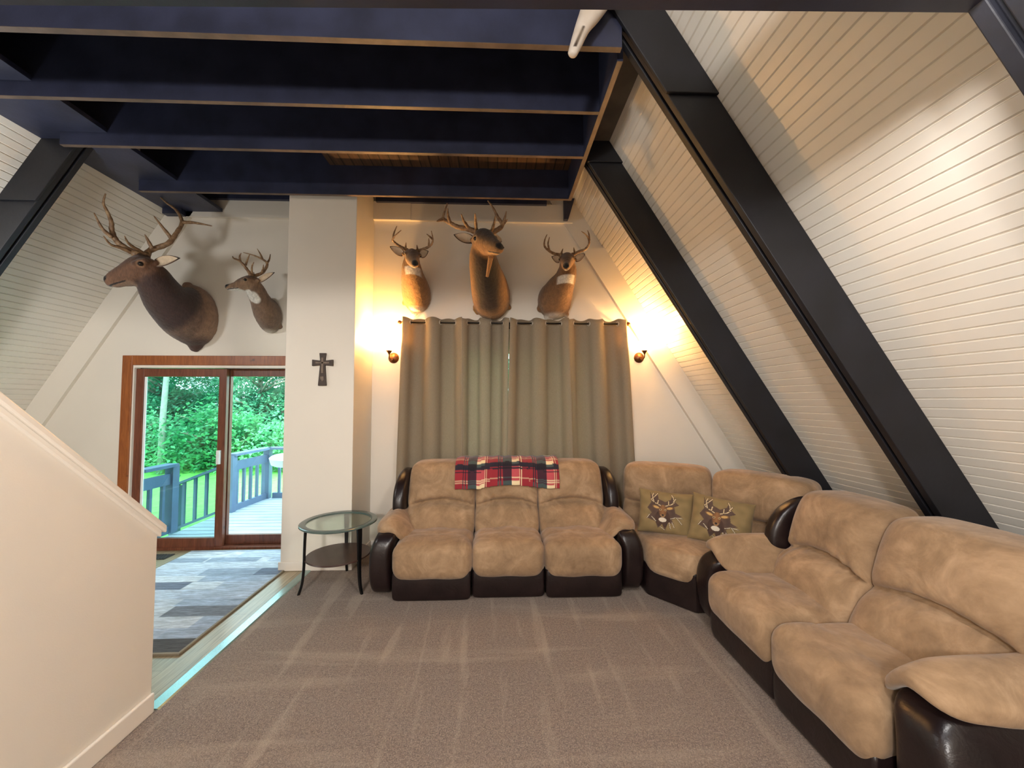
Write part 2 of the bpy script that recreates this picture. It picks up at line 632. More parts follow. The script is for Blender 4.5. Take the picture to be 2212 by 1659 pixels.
# cream end rafters and collar beam lying on the gable wall
def band(sx, off, z0, z1):
    sg = -1 if sx is sxr else 1
    return [(sx(z0), z0), (sx(z1), z1), (sx(z1) + sg * off, z1), (sx(z0) + sg * off, z0)]
b = MB(); b.prism(band(sxr, 0.275, 0, 3.36), 'y', 4.385, D - 0.001); b.prism(band(sxr, 0.27, 3.36, 4.0), 'y', 4.412, D - 0.001)
struct(b.build('trim_2', M_WALL))
b = MB(); b.prism(band(sxl, 0.275, 0, 4.0), 'y', 4.40, D - 0.001)
struct(b.build('trim_3', M_WALL))
b = MB(); b.box(-3.5, -2.02, 4.40, D - 0.001, 3.65, 3.86); b.box(-1.41, 0.86, 4.40, D - 0.001, 3.65, 3.86); b.box(-1.41, -0.98, 4.394, D - 0.001, 3.652, 3.86)
struct(b.build('trim_4', M_WALL))
b = MB(); b.box(-3.3, -2.02, 4.36, D - 0.001, 3.84, 3.9); b.box(-1.36, 0.56, 4.36, D - 0.001, 3.84, 3.9)
struct(b.build('trim_5', M_BEAM))

# dark rafters in doubled planks, and their gusset plates
def rafter(n, sx, y0, zt=4.08, plate=3.33):
    sg = -1 if sx is sxr else 1
    m = MB()
    m.prism(band(sx, 0.285, 0.0, zt), 'y', y0, y0 + 0.042)
    m.prism(band(sx, 0.265, 0.0, zt), 'y', y0 + 0.042, y0 + 0.062)
    m.prism(band(sx, 0.285, 0.0, zt), 'y', y0 + 0.062, y0 + 0.105)
    if plate:
        m.prism(band(sx, 0.30, plate, zt), 'y', y0 - 0.022, y0)
    return struct(m.build('trim_%d' % n, M_RAFTER, bevel=0.004))
rafter(6, sxr, 3.215, plate=3.62)
rafter(7, sxr, 2.105, plate=3.33)
rafter(8, sxr, 0.925, plate=None)
rafter(9, sxl, 3.215, plate=3.2)
rafter(10, sxl, 2.105)
rafter(11, sxl, 0.925, plate=None)
rafter(12, sxr, -0.2, plate=None)
rafter(13, sxl, -0.2, plate=None)

# ceiling beams across the room; light on the undersides is painted in as brown
def beam(n, y1, z0, x0, x1, th=0.04, h=0.49):
    m = MB()
    m.box(x0, x1, y1 - th, y1, z0 + 0.002, z0 + h, 0)
    m.box(x0, x1, y1 - th + 0.001, y1 - 0.001, z0, z0 + 0.0022, 1)
    return struct(m.build('trim_%d' % n, [M_BEAM, M_BEAM_EDGE]))
beam(14, 2.145, 3.6, -3.40, 0.70, 0.036)
beam(15, 2.635, 3.6, -3.40, 0.70, 0.030)
beam(16, 3.135, 3.6, -3.40, 0.70, 0.032)
beam(17, 3.81, 3.6, -3.40, 0.70, 0.032)
ZB = lambda x: 2.70 + 0.031 * (x - 0.68)
m = MB(); m.prism([(-4.0, ZB(-4.0)), (1.45, ZB(1.45)), (1.28, 3.2), (-3.9, 3.2)], 'y', 0.98, 1.03)
struct(m.build('trim_18', M_BEAM))

# edge joists along the slopes
b = MB(); b.box(0.70, 0.735, 2.2, 3.81, 3.602, 4.08, 0); b.box(0.701, 0.734, 2.2, 3.81, 3.6, 3.6022, 1)
struct(b.build('trim_19', [M_BEAM, M_BEAM_EDGE]))
b = MB(); b.box(0.735, 0.96, 2.21, 3.215, 3.80, 3.84)
struct(b.build('trim_20', plain('grey_fascia_board', lin(96, 90, 82), 0.5, 0.3, 5, 0.3, 30)))
b = MB(); b.box(-3.66, -3.585, YB, 4.40, 3.705, 4.08); b.box(-3.585, -3.05, YB, 4.40, 3.705, 3.74)
struct(b.build('trim_21', M_BEAM))
b = MB(); b.prism([(0.75, 3.9), (0.872, 3.9), (0.80, 3.66), (0.752, 3.66)], 'y', 4.33, 4.384)
struct(b.build('trim_22', M_BEAM))
b = MB(); b.box(-3.64, -3.44, 4.33, 4.40, 3.645, 3.9)
struct(b.build('trim_23', M_BEAM))

# boxed chimney chase standing out from the gable wall
b = MB(); b.box(-2.055, -1.395, 3.885, D, 0, 3.9)
struct(b.build('wall_chase', M_WALL, bevel=0.004))
def base_run(n, boxes):
    m = MB()
    for bx in boxes:
        m.box(*bx)
    return struct(m.build(n, M_TRIM, bevel=0.006))
base_run('baseboard_chase', [(-2.07, -1.38, 3.87, 3.886, 0, 0.085), (-1.396, -1.38, 3.886, D, 0, 0.085)])
base_run('baseboard_back', [(-1.38, 2.9, 4.424, D, 0, 0.085)])

# half wall of the stair with its sloped cap
ZS = lambda y: 0.935 + 0.948 * (2.175 - y)
b = MB(); b.prism([(2.175, 0), (2.175, ZS(2.175)), (0.45, ZS(0.45)), (0.45, 0)], 'x', -1.92, -1.79)
struct(b.build('wall_stair', M_WALL))
m = MB()
for y, z0, z1, xa, xb in ((2.205, 0.0, 0.034, -1.945, -1.762), (2.19, -0.032, 0.0, -1.932, -1.776)):
    dy = 0.0
    m.prism([(y, ZS(y) + z0), (y, ZS(y) + z1 + 0.005), (0.45, ZS(0.45) + z1 + 0.005), (0.45, ZS(0.45) + z0)], 'x', xa, xb)
struct(m.build('trim_24', M_TRIM, bevel=0.007))
base_run('baseboard_stair', [(-1.79, -1.772, 0.45, 2.178, 0, 0.10)])

# ------------------------------------------------------------------ sliding door
def door():
    # stained casing around the opening
    m = MB()
    m.box(DX0 - 0.105, DX0, 4.415, D, 0, 2.105)
    m.box(DX0, DX1, 4.415, D, DZ1, 2.105)
    struct(m.build('trim_25', M_PINE, bevel=0.004))
    m = MB()                                   # pale jamb lining
    m.box(DX0, DX1, 4.43, 4.59, 1.972, 2.0)
    m.box(DX0, DX0 + 0.014, 4.43, 4.59, 0, 1.972)
    struct(m.build('trim_26', M_TRIM))
    root = thing('door_1', 'wooden sliding glass door with two tall panes opening onto the deck', 'door', (-3.0, 4.5, 0))
    root['kind'] = 'structure'
    m = MB()
    m.box(DX0 + 0.014, -3.935, 4.50, 4.58, 0, 1.972); m.box(DX0 + 0.014, DX1, 4.44, 4.58, 0, 0.03)
    m.box(DX0 + 0.014, DX1, 4.535, 4.58, 1.955, 1.972)
    m.build('door_frame', M_DOORWOOD, root, bevel=0.003)
    def panel(x0, x1, y0, y1, z0, z1, st, rail_b, rail_t, gm, nm):
        m = MB()
        m.box(x0, x0 + st, y0, y1, z0, z1); m.box(x1 - st, x1, y0, y1, z0, z1)
        m.box(x0 + st, x1 - st, y0, y1, z0, z0 + rail_b); m.box(x0 + st, x1 - st, y0, y1, z1 - rail_t, z1)
        p = m.build(nm, M_DOORWOOD, root, bevel=0.003)
        m = MB(); m.box(x0 + st, x1 - st, (y0 + y1) / 2 - 0.004, (y0 + y1) / 2 + 0.004, z0 + rail_b, z1 - rail_t)
        m.build('glass_pane', gm, p)
        return p
    p1 = panel(-3.952, -2.985, 4.455, 4.50, 0.025, 1.962, 0.082, 0.10, 0.085, M_SCREENGLASS, 'door_panel')
    panel(-3.07, -2.06, 4.53, 4.575, 0.03, 1.955, 0.08, 0.10, 0.07, M_GLASS, 'door_panel')
    m = MB(); m.box(-3.055, -3.02, 4.425, 4.456, 0.92, 1.07); m.box(-3.047, -3.028, 4.421, 4.426, 0.95, 1.04)
    m.build('door_handle', M_WHITEPLASTIC, p1, bevel=0.003)
    m = MB(); m.box(-3.868, -3.845, 4.464, 4.474, 0.128, 1.874)
    m.build('weather_strip', M_WHITEPLASTIC, p1)
door()

# window behind the curtains
root = thing('window_1', 'window hidden behind the taupe curtains', 'window', (0.2, 4.5, WZ0))
root['kind'] = 'structure'
m = MB()
m.box(WX0, WX0 + 0.05, 4.46, 4.57, WZ0, WZ1); m.box(WX1 - 0.05, WX1, 4.46, 4.57, WZ0, WZ1)
m.box(WX0, WX1, 4.46, 4.57, WZ0, WZ0 + 0.05); m.box(WX0, WX1, 4.46, 4.57, WZ1 - 0.05, WZ1)
m.box(0.17, 0.23, 4.47, 4.56, WZ0, WZ1)
m.build('window_frame', M_TRIM, root)
m = MB(); m.box(WX0 + 0.05, 0.17, 4.515, 4.52, WZ0 + 0.05, WZ1 - 0.05); m.box(0.23, WX1 - 0.05, 4.515, 4.52, WZ0 + 0.05, WZ1 - 0.05)
m.build('window_pane', M_GLASS, root)

# ------------------------------------------------------------------ floor coverings and floor vent
def rug():
    X0, X1, Y0, Y1, H = -3.25, -2.025, 2.655, 4.395, 0.012
    rnd = random.Random(4)
    tones = [lin(*c) for c in ((206, 216, 230), (184, 197, 216), (226, 231, 238), (166, 178, 196), (198, 208, 224), (216, 223, 233))]
    slate, dusk, char = lin(118, 128, 148), lin(132, 136, 146), lin(86, 84, 86)
    rows = []
    y = Y0
    k = 0
    while y < Y1:
        h = (0.145, 0.12, 0.16)[k % 3]
        cells = []
        x = X0 - rnd.random() * 0.5
        while x < X1:
            x += 0.5 + rnd.random() * 0.45
            cells.append((x, tones[rnd.randrange(6)]))
        rows.append((y, y + h, cells))
        y += h
        k += 1
    patches = {0: ((-2.52, -2.0, char),), 3: ((-2.5, -2.0, dusk),), 4: ((-3.3, -2.75, dusk),), 6: ((-3.3, -2.68, slate),), 8: ((-2.24, -2.0, slate),), 10: ((-2.9, -2.4, tones[3]),)}
    nx, ny = 120, 170
    m = MB()
    vs = [(X0 + (X1 - X0) * i / nx, Y0 + (Y1 - Y0) * j / ny, H) for j in range(ny + 1) for i in range(nx + 1)]
    fs = [(j * (nx + 1) + i, j * (nx + 1) + i + 1, (j + 1) * (nx + 1) + i + 1, (j + 1) * (nx + 1) + i) for j in range(ny) for i in range(nx)]
    m.add(vs, fs)
    r = thing('rug', 'grey and blue patchwork plank rug in front of the sliding door', 'rug', ((X0 + X1) / 2, (Y0 + Y1) / 2, 0))
    o = m.build('rug_field', M_RUG, r)
    def colr(p):
        for i, (ya, ye, cells) in enumerate(rows):
            if p.y <= ye + 0.004:
                c = next((c for xe, c in cells if p.x <= xe), tones[1])
                for xa, xb, pc in patches.get(i, ()):
                    if xa < p.x < xb:
                        c = pc
                d = 0.9 + 0.35 * noise.noise(Vector((p.x * 5, p.y * 50, 3.0)))
                return tuple(min(1, a * d) for a in c[:3])
        return tones[1]
    paint(o.data, colr)
    m = MB()
    e = 0.016
    m.box(X0 - e, X1 + e, Y0 - e, Y0, 0, H); m.box(X0 - e, X1 + e, Y1, Y1 + e, 0, H)
    m.box(X0 - e, X0, Y0, Y1, 0, H); m.box(X1, X1 + e, Y0, Y1, 0, H)
    m.build('rug_binding', M_RUGEDGE, r)
rug()

r = thing('floor_register', 'dark metal floor vent in the wood floor by the sliding door', 'vent', (-3.56, 4.27, 0))
m = MB(); m.box(-3.74, -3.38, 4.20, 4.34, 0, 0.004); m.build('register_frame', M_VENT, r)
m = MB()
for i in range(12):
    m.box(-3.72 + i * 0.028, -3.704 + i * 0.028, 4.215, 4.325, 0.004, 0.008)
m.build('register_grille', M_VENT, r)

# ------------------------------------------------------------------ outdoors: deck, rails, lawn, trees
b = MB()
n = 24
vs = [(-40 + 60 * i / n, 4.6 + 40 * j / n, -0.62 + 0.035 * max(0, 4.6 + 40 * j / n - 14) + 0.05 * math.sin(i * 1.7) * math.cos(j * 1.3)) for j in range(n + 1) for i in range(n + 1)]
b.add(vs, [(j * (n + 1) + i, j * (n + 1) + i + 1, (j + 1) * (n + 1) + i + 1, (j + 1) * (n + 1) + i) for j in range(n) for i in range(n)])
struct(b.build('ground_lawn', M_LAWN, smooth=True))
b = MB(); b.box(-3.98, 0.5, 4.6, 6.9, -0.06, -0.02)
struct(b.build('floor_deck', M_DECKBOARDS))

def rail_run(name, label, a, c, posts, nbal, z0a=-0.02, z0c=-0.02, hh=0.85, board=True):
    """deck railing from a to c in plan; posts: fractions along it"""
    A, C = Vector((a[0], a[1], 0)), Vector((c[0], c[1], 0))
    d = (C - A)
    L = d.length
    u = d / L
    s = Vector((-u.y, u.x, 0))
    root = thing(name, label, 'railing', ((A + C) / 2).to_tuple()[:2] + (min(z0a, z0c),), 0, 'slate blue deck railings')
    zb = lambda t: z0a + (z0c - z0a) * t
    def bar(m, t0, t1, w, za, zc):
        P, Q = A + u * (t0 * L), A + u * (t1 * L)
        vs = []
        for p, t in ((P, t0), (Q, t1)):
            for sg in (-1, 1):
                for z in (za, zc):
                    q = p + s * (sg * w / 2)
                    vs.append((q.x, q.y, zb(t) + z))
        m.add(vs, [(0, 1, 3, 2), (4, 6, 7, 5), (0, 4, 5, 1), (2, 3, 7, 6), (1, 5, 7, 3), (0, 2, 6, 4)])
    for t in posts:
        m = MB()
        p = A + u * (t * L)
        m.box(p.x - 0.05, p.x + 0.05, p.y - 0.05, p.y + 0.05, zb(t) - 0.0, zb(t) + hh - 0.03)
        m.build('post', M_DECKPAINT, root)
    m = MB(); bar(m, -0.02, 1.02, 0.15, hh - 0.035, hh); m.build('top_rail', M_DECKPAINT, root)
    if board:
        m = MB(); bar(m, 0, 1, 0.045, hh - 0.25, hh - 0.12); m.build('upper_board', M_DECKPAINT, root)
    m = MB(); bar(m, 0, 1, 0.045, 0.0 if board else 0.05, 0.09); m.build('bottom_board', M_DECKPAINT, root)
    for i in range(nbal):
        t = (i + 0.75) / (nbal + 0.5)
        m = MB()
        bar(m, t - 0.018 / L, t + 0.018 / L, 0.036, 0.05, hh - (0.14 if board else 0.02))
        m.build('baluster', M_DECKPAINT, root)
    return root
rail_run('deck_railing', 'short deck railing between the house wall and the deck stairs', (-4.05, 4.66), (-4.05, 5.11), (1.0,), 2)
rail_run('deck_railing', 'deck railing between the stair post and the corner post', (-3.91, 6.0), (-3.86, 6.83), (0.0, 1.0), 5)
rail_run('deck_railing', 'long far deck railing behind the white patio table', (-3.77, 6.84), (0.4, 6.84), (0.5, 1.0), 30)
rail_run('deck_railing', 'sloping handrail going down the deck stairs', (-4.0, 6.03), (-4.72, 6.03), (1.0,), 4, -0.05, -0.335, 0.73, False)

r = thing('patio_table', 'white patio table on the deck outside the sliding door', 'table', (-2.72, 5.9, -0.02))
m = MB(); m.lathe([(0.0, 0.85), (0.5, 0.85), (0.525, 0.83), (0.50, 0.74), (0.48, 0.73), (0.0, 0.73)], (-2.72, 5.9, -0.02), 36); m.build('table_top', M_WHITEPLASTIC, r, smooth='auto')
for w in (0.8, 2.4, 3.9, 5.5):
    m = MB(); c = Vector((-2.72 + 0.3 * math.cos(w), 5.9 + 0.3 * math.sin(w), 0)); m.tube([(c.x, c.y, -0.02), (c.x, c.y, 0.72)], 0.02); m.build('leg', M_WHITEPLASTIC, r)

def leaf_cloud(clumps, count, size, rnd):
    m = MB()
    for _ in range(count):
        cx, cy, cz, rx, ry, rz = rnd.choice(clumps)
        while True:
            q = Vector((rnd.uniform(-1, 1), rnd.uniform(-1, 1), rnd.uniform(-1, 1)))
            if 0.25 < q.length < 1:
                break
        c = Vector((cx + q.x * rx, cy + q.y * ry, cz + q.z * rz))
        nrm = Vector((rnd.gauss(0, 0.55), rnd.gauss(0, 0.55) - 0.35, 1)).normalized()
        t = nrm.cross(Vector((rnd.gauss(0, 1), rnd.gauss(0, 1), 0.1))).normalized()
        s = nrm.cross(t)
        L = size * rnd.uniform(0.6, 1.4)
        W = L * 0.34
        drop = nrm * (L * 0.12)
        m.add([c, c + t * L * 0.45 + s * W - drop * 0.3, c + t * L - drop * 2, c + t * L * 0.45 - s * W - drop * 0.3], [(0, 1, 2, 3)])
    return m

def make_tree(name, label, seed, h, spread, lm, nleaf, low):
    rnd = random.Random(seed)
    root = thing(name, label, 'tree', (0, 0, 0), 0, 'trees beyond the lawn')
    m = MB()
    lean = rnd.uniform(-0.3, 0.3)
    pts = [(lean * (z / h) ** 2, 0.1 * math.sin(z), z) for z in [h * i / 7 for i in range(8)]]
    m.tube(pts, [0.16 * (1 - 0.8 * i / 7) for i in range(8)], 9)
    for i in range(9):
        z = h * rnd.uniform(0.25, 0.85)
        w = rnd.uniform(0, 6.28)
        L = spread * rnd.uniform(0.5, 1.0)
        m.tube([(lean * (z / h) ** 2, 0, z), (0.5 * L * math.cos(w), 0.5 * L * math.sin(w), z + 0.3 * L), (L * math.cos(w), L * math.sin(w), z + 0.45 * L)], [0.05, 0.035, 0.012], 6)
    m.build('trunk', M_BARK, root, local=True, smooth=True)
    cl = []
    for i in range(38):
        z = low + (h * 1.02 - low) * rnd.random() ** 1.35
        w = rnd.uniform(0, 6.28)
        rr = spread * rnd.uniform(0.1, 0.95) * (1.15 - 0.5 * z / h)
        cl.append((rr * math.cos(w), rr * math.sin(w), z, rnd.uniform(0.6, 1.2), rnd.uniform(0.6, 1.2), rnd.uniform(0.25, 0.5)))
    leaf_cloud(cl, nleaf, 0.115, rnd).build('foliage', lm, root, local=True)
    return root

def copy_tree(src, loc, rz, sc, label=None):
    r = src.copy()
    COL.objects.link(r)
    r.location, r.rotation_euler, r.scale = loc, (0, 0, rz), (sc, sc, sc)
    if label:
        r['label'] = label
    for ch in list(src.children):
        c = ch.copy()
        COL.objects.link(c)
        c.parent = r
    return r
LB = ['bright green broadleaf tree at the far edge of the lawn', 'deep green bushy tree at the back of the lawn', 'leafy shrub at the foot of the trees']
protos = [make_tree('broadleaf_tree', LB[0], 3, 7.0, 2.0, M_LEAF, 24000, 0.8),
          make_tree('broadleaf_tree', LB[1], 11, 8.0, 2.2, M_LEAF_DARK, 26000, 0.6),
          make_tree('shrub', LB[2], 21, 1.7, 1.1, M_LEAF, 7000, 0.1),
          make_tree('tall_bush', 'tall dark green bush growing between the shrubs and the trees', 33, 4.2, 1.5, M_LEAF_DARK, 11000, 0.5)]
rt = random.Random(5)
spots = []
for i in range(6):
    spots.append((1, -31 + i * 6.6 + rt.uniform(-.3, .3), 25.5 + rt.uniform(-.4, .4)))
for i in range(6):
    spots.append((int(i % 3 != 1), -27.5 + i * 5.8 + rt.uniform(-.2, .2), 19.2 + rt.uniform(-.3, .3)))
for i in range(7):
    spots.append((3, -19.5 + i * 3.3 + rt.uniform(-.15, .15), 15.9 + rt.uniform(-.15, .15)))
for i in range(7):
    spots.append((2, -16.8 + i * 2.55 + rt.uniform(-.15, .15), 13.5 + rt.uniform(-.2, .2)))
used = set()
for k, x, y in spots:
    k = int(k)
    loc = (x, y, -0.62 + 0.035 * max(0, y - 14))
    rz, sc = rt.uniform(0, 6.28), rt.uniform(0.95, 1.12)
    if k not in used:
        used.add(k)
        o = protos[k]
        o.location, o.rotation_euler, o.scale = loc, (0, 0, rz), (sc, sc, sc)
    else:
        copy_tree(protos[k], loc, rz, sc)

# one pale slim trunk stands clear of the bushes
pale = thing('slim_tree', 'slim pale-barked tree standing on the lawn in front of the shrubs', 'tree', (-10.1, 12.3, -0.62))
m = MB(); m.tube([(-10.1, 12.3, -0.62), (-10.08, 12.3, 1.2), (-10.0, 12.32, 3.2), (-10.02, 12.3, 6.4)], [0.10, 0.08, 0.065, 0.02], 10)
m.build('trunk', plain('pale_birch_bark', lin(150, 158, 148), 0.8, 0.2, 9, 0.3, 30), pale, smooth=True)
m = MB()
for a, b_ in (((-10.0, 12.32, 3.4), (-9.1, 12.0, 4.3)), ((-10.0, 12.32, 3.9), (-11.0, 12.1, 4.8)), ((-10.01, 12.3, 4.6), (-9.6, 11.6, 5.6))):
    m.tube([a, ((a[0] + b_[0]) / 2, (a[1] + b_[1]) / 2, (a[2] + b_[2]) / 2 + 0.1), b_], [0.04, 0.028, 0.01], 7)
m.build('branches', M_BARK, pale, smooth=True)
leaf_cloud([(-9.8, 12.0, 4.2, .8, .7, .4), (-11.3, 12.1, 4.7, .8, .7, .4), (-10.2, 11.7, 5.5, .9, .8, .5), (-10.5, 12.3, 6.3, .9, .8, .5)], 4500, 0.115, random.Random(8)).build('foliage', M_LEAF, pale)

# ------------------------------------------------------------------ sectional seating
def g(x, s):
    return math.exp(-(x / s) ** 2)

def add_rb(m, *a, **k):
    v, f = rbox(*a, **k)
    m.add(v, f)
    return m

def back_fn(w, h, crease, arch, seed, lean=0.55):
    """reclining back: headrest roll on top, arched crease, lumbar roll below (front is -y)"""
    rnd = random.Random(seed)
    ph = rnd.uniform(0, 6)
    def fn(u, p):
        zz = p.z + h / 2                       # height above the cushion's foot
        zc = crease + arch * (1 - u[0] ** 2) - arch * 0.5
        front = smooth01(-u[1], -0.2, 0.8)
        out = 0.055 * g(zz - (zc + 0.22), 0.16) + 0.05 * g(zz - (zc - 0.16), 0.13)
        out -= 0.05 * g(zz - zc, 0.034) + 0.06 * g(zz - zc, 0.013)
        edge = 1 - 0.75 * abs(u[0]) ** 4
        wr = 0.009 * math.sin(u[0] * 17 + ph + 16 * (zz - zc) * (1 if u[0] > 0 else -1) + 2 * math.sin(5 * u[0] + ph)) * g(abs(zz - zc) - 0.035, 0.04) * abs(u[0]) ** 0.5
        y = p.y - front * (out * edge + wr)
        y += lean * (zz - 0.1) - 0.06 * (zz / h) ** 3 * front
        x = p.x * (1.0 - 0.02 * g(zz - zc, 0.05))
        z = p.z + 0.012 * (1 - u[0] ** 2) * smooth01(u[2], 0.3, 1)
        return (x, y, z)
    return fn

def seat_fn(d, seam, seed, sag=0.02):
    rnd = random.Random(seed)
    ph = rnd.uniform(0, 6)
    def fn(u, p):
        y, z = p.y, p.z
        top = smooth01(u[2], 0.1, 0.9)
        ff = smooth01(-u[1], 0.55, 1.0)
        z += top * (0.028 * (1 - u[0] ** 2) * (1 - u[1] ** 2) - sag * smooth01(u[1], -0.5, 0.5))
        z -= top * 0.012 * g(y - seam, 0.012)
        z -= 0.03 * ff * smooth01(-u[2], 0.0, 1.0)          # front roll hangs a little lower
        y -= 0.02 * ff * (1 - u[0] ** 2) * (1 - u[2] ** 2)
        x = p.x + 0.004 * math.sin(9 * u[1] + ph)
        z += 0.004 * math.sin(7 * u[0] + ph) * math.sin(6 * u[1] + ph)
        return (x, y, z)
    return fn

def sofa(name, label, loc, rotz, xs, aw, group, seed, proud, pad0, binset=(0, 0), padz=0.53):
    """xs: seat boundaries; aw: arm width; local front is -y, floor z = 0"""
    root = thing(name, label, 'sofa', loc, rotz, group)
    x0, x1 = xs[0], xs[-1]
    m = MB(); add_rb(m, ((x0 + x1) / 2, 0.52, 0.21), (x1 - x0 + 0.1, 0.82, 0.34), 14, 8)
    m.build('base', M_LEATHER, root, True, smooth=True)
    m = MB(); add_rb(m, ((x0 + x1) / 2, 0.75, 0.55), (x1 - x0 + 0.06, 0.20, 0.72), 8, 10, lambda u, p: (p.x, p.y + 0.26 * (p.z + 0.36) - 0.06, p.z))
    m.build('back_shell', M_LEATHER, root, True, smooth=True)
    backs = []
    for i in range(len(xs) - 1):
        a, c = xs[i], xs[i + 1]
        w = c - a
        mid = (a + c) / 2
        pr = proud[i]
        b0, b1 = a + (binset[0] if i == 0 else 0), c + (binset[1] if i == len(xs) - 2 else 0)
        m = MB(); add_rb(m, (mid, 0.075 - pr, 0.122), (w - 0.012, 0.11, 0.24), 12, 10, lambda u, p: (p.x, p.y - 0.012 * (1 - u[2] ** 2), p.z))
        m.build('footrest_panel', M_LEATHER, root, True, smooth=True)
        m = MB(); add_rb(m, (mid, 0.33 - pr, 0.318), (w + 0.006, 0.70, 0.27), 4.2, 34, seat_fn(0.7, -0.10, seed + i), None, None, 0.092)
        m.build('seat_cushion', M_SUEDE, root, True, smooth=True)
        m = MB(); add_rb(m, ((b0 + b1) / 2, 0.535, 0.672), (b1 - b0 + 0.006, 0.24, 0.655), 4.5, 56, back_fn(w, 0.655, 0.29, 0.06, seed * 3 + i), None, 8)
        backs.append(m.build('back_cushion', M_SUEDE, root, True, smooth=True))
    for sg, xi in ((-1, x0), (1, x1)):
        xc = xi + sg * aw / 2
        def armfn(u, p, sg=sg):
            x = p.x + sg * 0.02 * (1 - u[2] ** 2) - sg * 0.03 * smooth01(u[2], 0.3, 1)
            y = p.y - 0.035 * (1 - u[2] ** 2) * smooth01(-u[1], 0.5, 1)
            return (x, y, p.z)
        m = MB(); add_rb(m, (xc, 0.50, 0.265), (aw + 0.01, 0.87, 0.53), 6, 20, armfn)
        m.build('arm', M_LEATHER, root, True, smooth=True)
        def padfn(u, p, sg=sg):
            inner = smooth01(-sg * u[0], -0.25, 1.0)
            z = p.z - 0.11 * inner ** 1.5 - 0.02 * smooth01(sg * u[0], 0.2, 1.0)
            z += 0.03 * g(u[0], 0.6) + 0.02 * smooth01(u[1], 0.0, 1)
            y = p.y - 0.02 * (1 - u[0] ** 2) * smooth01(-u[1], 0.4, 1)
            z -= 0.02 * smooth01(-u[1], 0.6, 1.0)
            return (p.x, y, z)
        m = MB(); add_rb(m, (xc - sg * 0.05, (pad0 + 0.82) / 2, padz), (aw + 0.13, 0.82 - pad0, 0.115), 3.2, 18, padfn)
        m.build('arm_pad', M_SUEDE, root, True, smooth=True)
        def wingfn(u, p, sg=sg):
            zz = p.z + 0.25
            y = p.y + 0.25 * zz - 0.10 * (1 - u[2] ** 2) * smooth01(-u[1], -0.2, 1)
            return (p.x + sg * 0.015 * (1 - u[2] ** 2), y, p.z)
        m = MB(); add_rb(m, (xi + sg * 0.055 + (binset[0] if sg < 0 else binset[1]), 0.68, 0.685), (0.135, 0.34, 0.49), 3.5, 16, wingfn)
        m.build('side_wing', M_LEATHER, root, True, smooth=True)
    return root, backs

GRP = 'reclining sectional seating'
sofa3, backs3 = sofa('reclining_sofa', 'three-seat tan suede and dark leather reclining sofa below the curtains', (0.0955, 3.255, 0), 0,
             (-0.945, -0.303, 0.300, 0.940), 0.185, None, 3, (0.02, -0.01, 0.012), 0.13)
sofa2, backs2 = sofa('reclining_loveseat', 'two-seat tan suede and dark leather loveseat along the boarded slope', (1.455, 2.06, 0), -math.pi / 2,
             (-0.675, -0.045, 0.535), 0.23, None, 9, (0.0, 0.01), 0.085, (0.03, 0.11), 0.565)

# corner wedge between them
def poly_cushion(poly, z0, z1, rnd_r=0.08, puff=0.03, n=22):
    """puffy seat over a rounded footprint"""
    P = [Vector((x, y, 0)) for x, y in poly]
    c = sum(P, Vector()) / len(P)
    ring = []
    N = len(P)
    for i in range(N):
        a, b, d = P[i - 1], P[i], P[(i + 1) % N]
        q0, q1 = b + (a - b).normalized() * rnd_r, b + (d - b).normalized() * rnd_r
        for k in range(7):
            t = k / 6
            ring.append(q0 * (1 - t) ** 2 + b * 2 * t * (1 - t) + q1 * t * t)
    dense = []
    for i in range(len(ring)):
        a, b = ring[i], ring[(i + 1) % len(ring)]
        k = max(1, int((b - a).length / 0.05))
        dense += [a + (b - a) * j / k for j in range(k)]
    h = z1 - z0
    prof = []
    for k in range(n + 1):
        t = k / n
        if t < 0.5:
            w = t / 0.5 * math.pi / 2 * 2 - math.pi / 2
            prof.append((1 - 0.10 * (1 - math.cos(w)), z0 + h / 2 + h / 2 * math.sin(w)))
        else:
            s = 1 - (t - 0.5) / 0.5
            prof.append((0.9 * s, z1 + puff * (1 - s * s)))
    m = MB()
    vs, fs = [], []
    M = len(dense)
    for s, z in prof:
        for p in dense:
            q = c + (p - c) * max(s, 0.001)
            vs.append((q.x, q.y, z))
    for i in range(n):
        for k in range(M):
            k2 = (k + 1) % M
            fs.append((i * M + k, i * M + k2, (i + 1) * M + k2, (i + 1) * M + k))
    fs.append(tuple(range(M))[::-1])
    return m.add(vs, fs)

wedge = thing('corner_wedge_seat', 'tan suede corner wedge seat with two angled backs and dark leather base', 'sofa', (1.75, 3.4, 0))
m = MB(); m.prism([(1.245, 3.30), (1.505, 2.985), (2.35, 2.985), (2.42, 3.2), (2.05, 3.85), (1.245, 4.1)], 'z', 0.0, 0.30)
m.build('base', M_LEATHER, wedge, bevel=0.02)
m = poly_cushion([(1.24, 3.235), (1.475, 2.985), (2.2, 3.0), (2.2, 3.3), (1.9, 3.7), (1.24, 3.95)], 0.20, 0.425, 0.09, 0.03)
m.build('seat_cushion', M_SUEDE, wedge, smooth=True)
for cx_, cy_, ang, w, sd in ((1.655, 3.835, -27, 0.82, 31), (2.235, 3.30, -54, 0.80, 37)):
    m = MB()
    R_ = Matrix.Rotation(math.radians(ang), 3, 'Z')
    add_rb(m, (cx_, cy_, 0.655), (w, 0.24, 0.64), 4.5, 52, back_fn(w, 0.64, 0.27, -0.03, sd, 0.22), R_, 8)
    m.build('back_cushion', M_SUEDE, wedge, smooth=True)

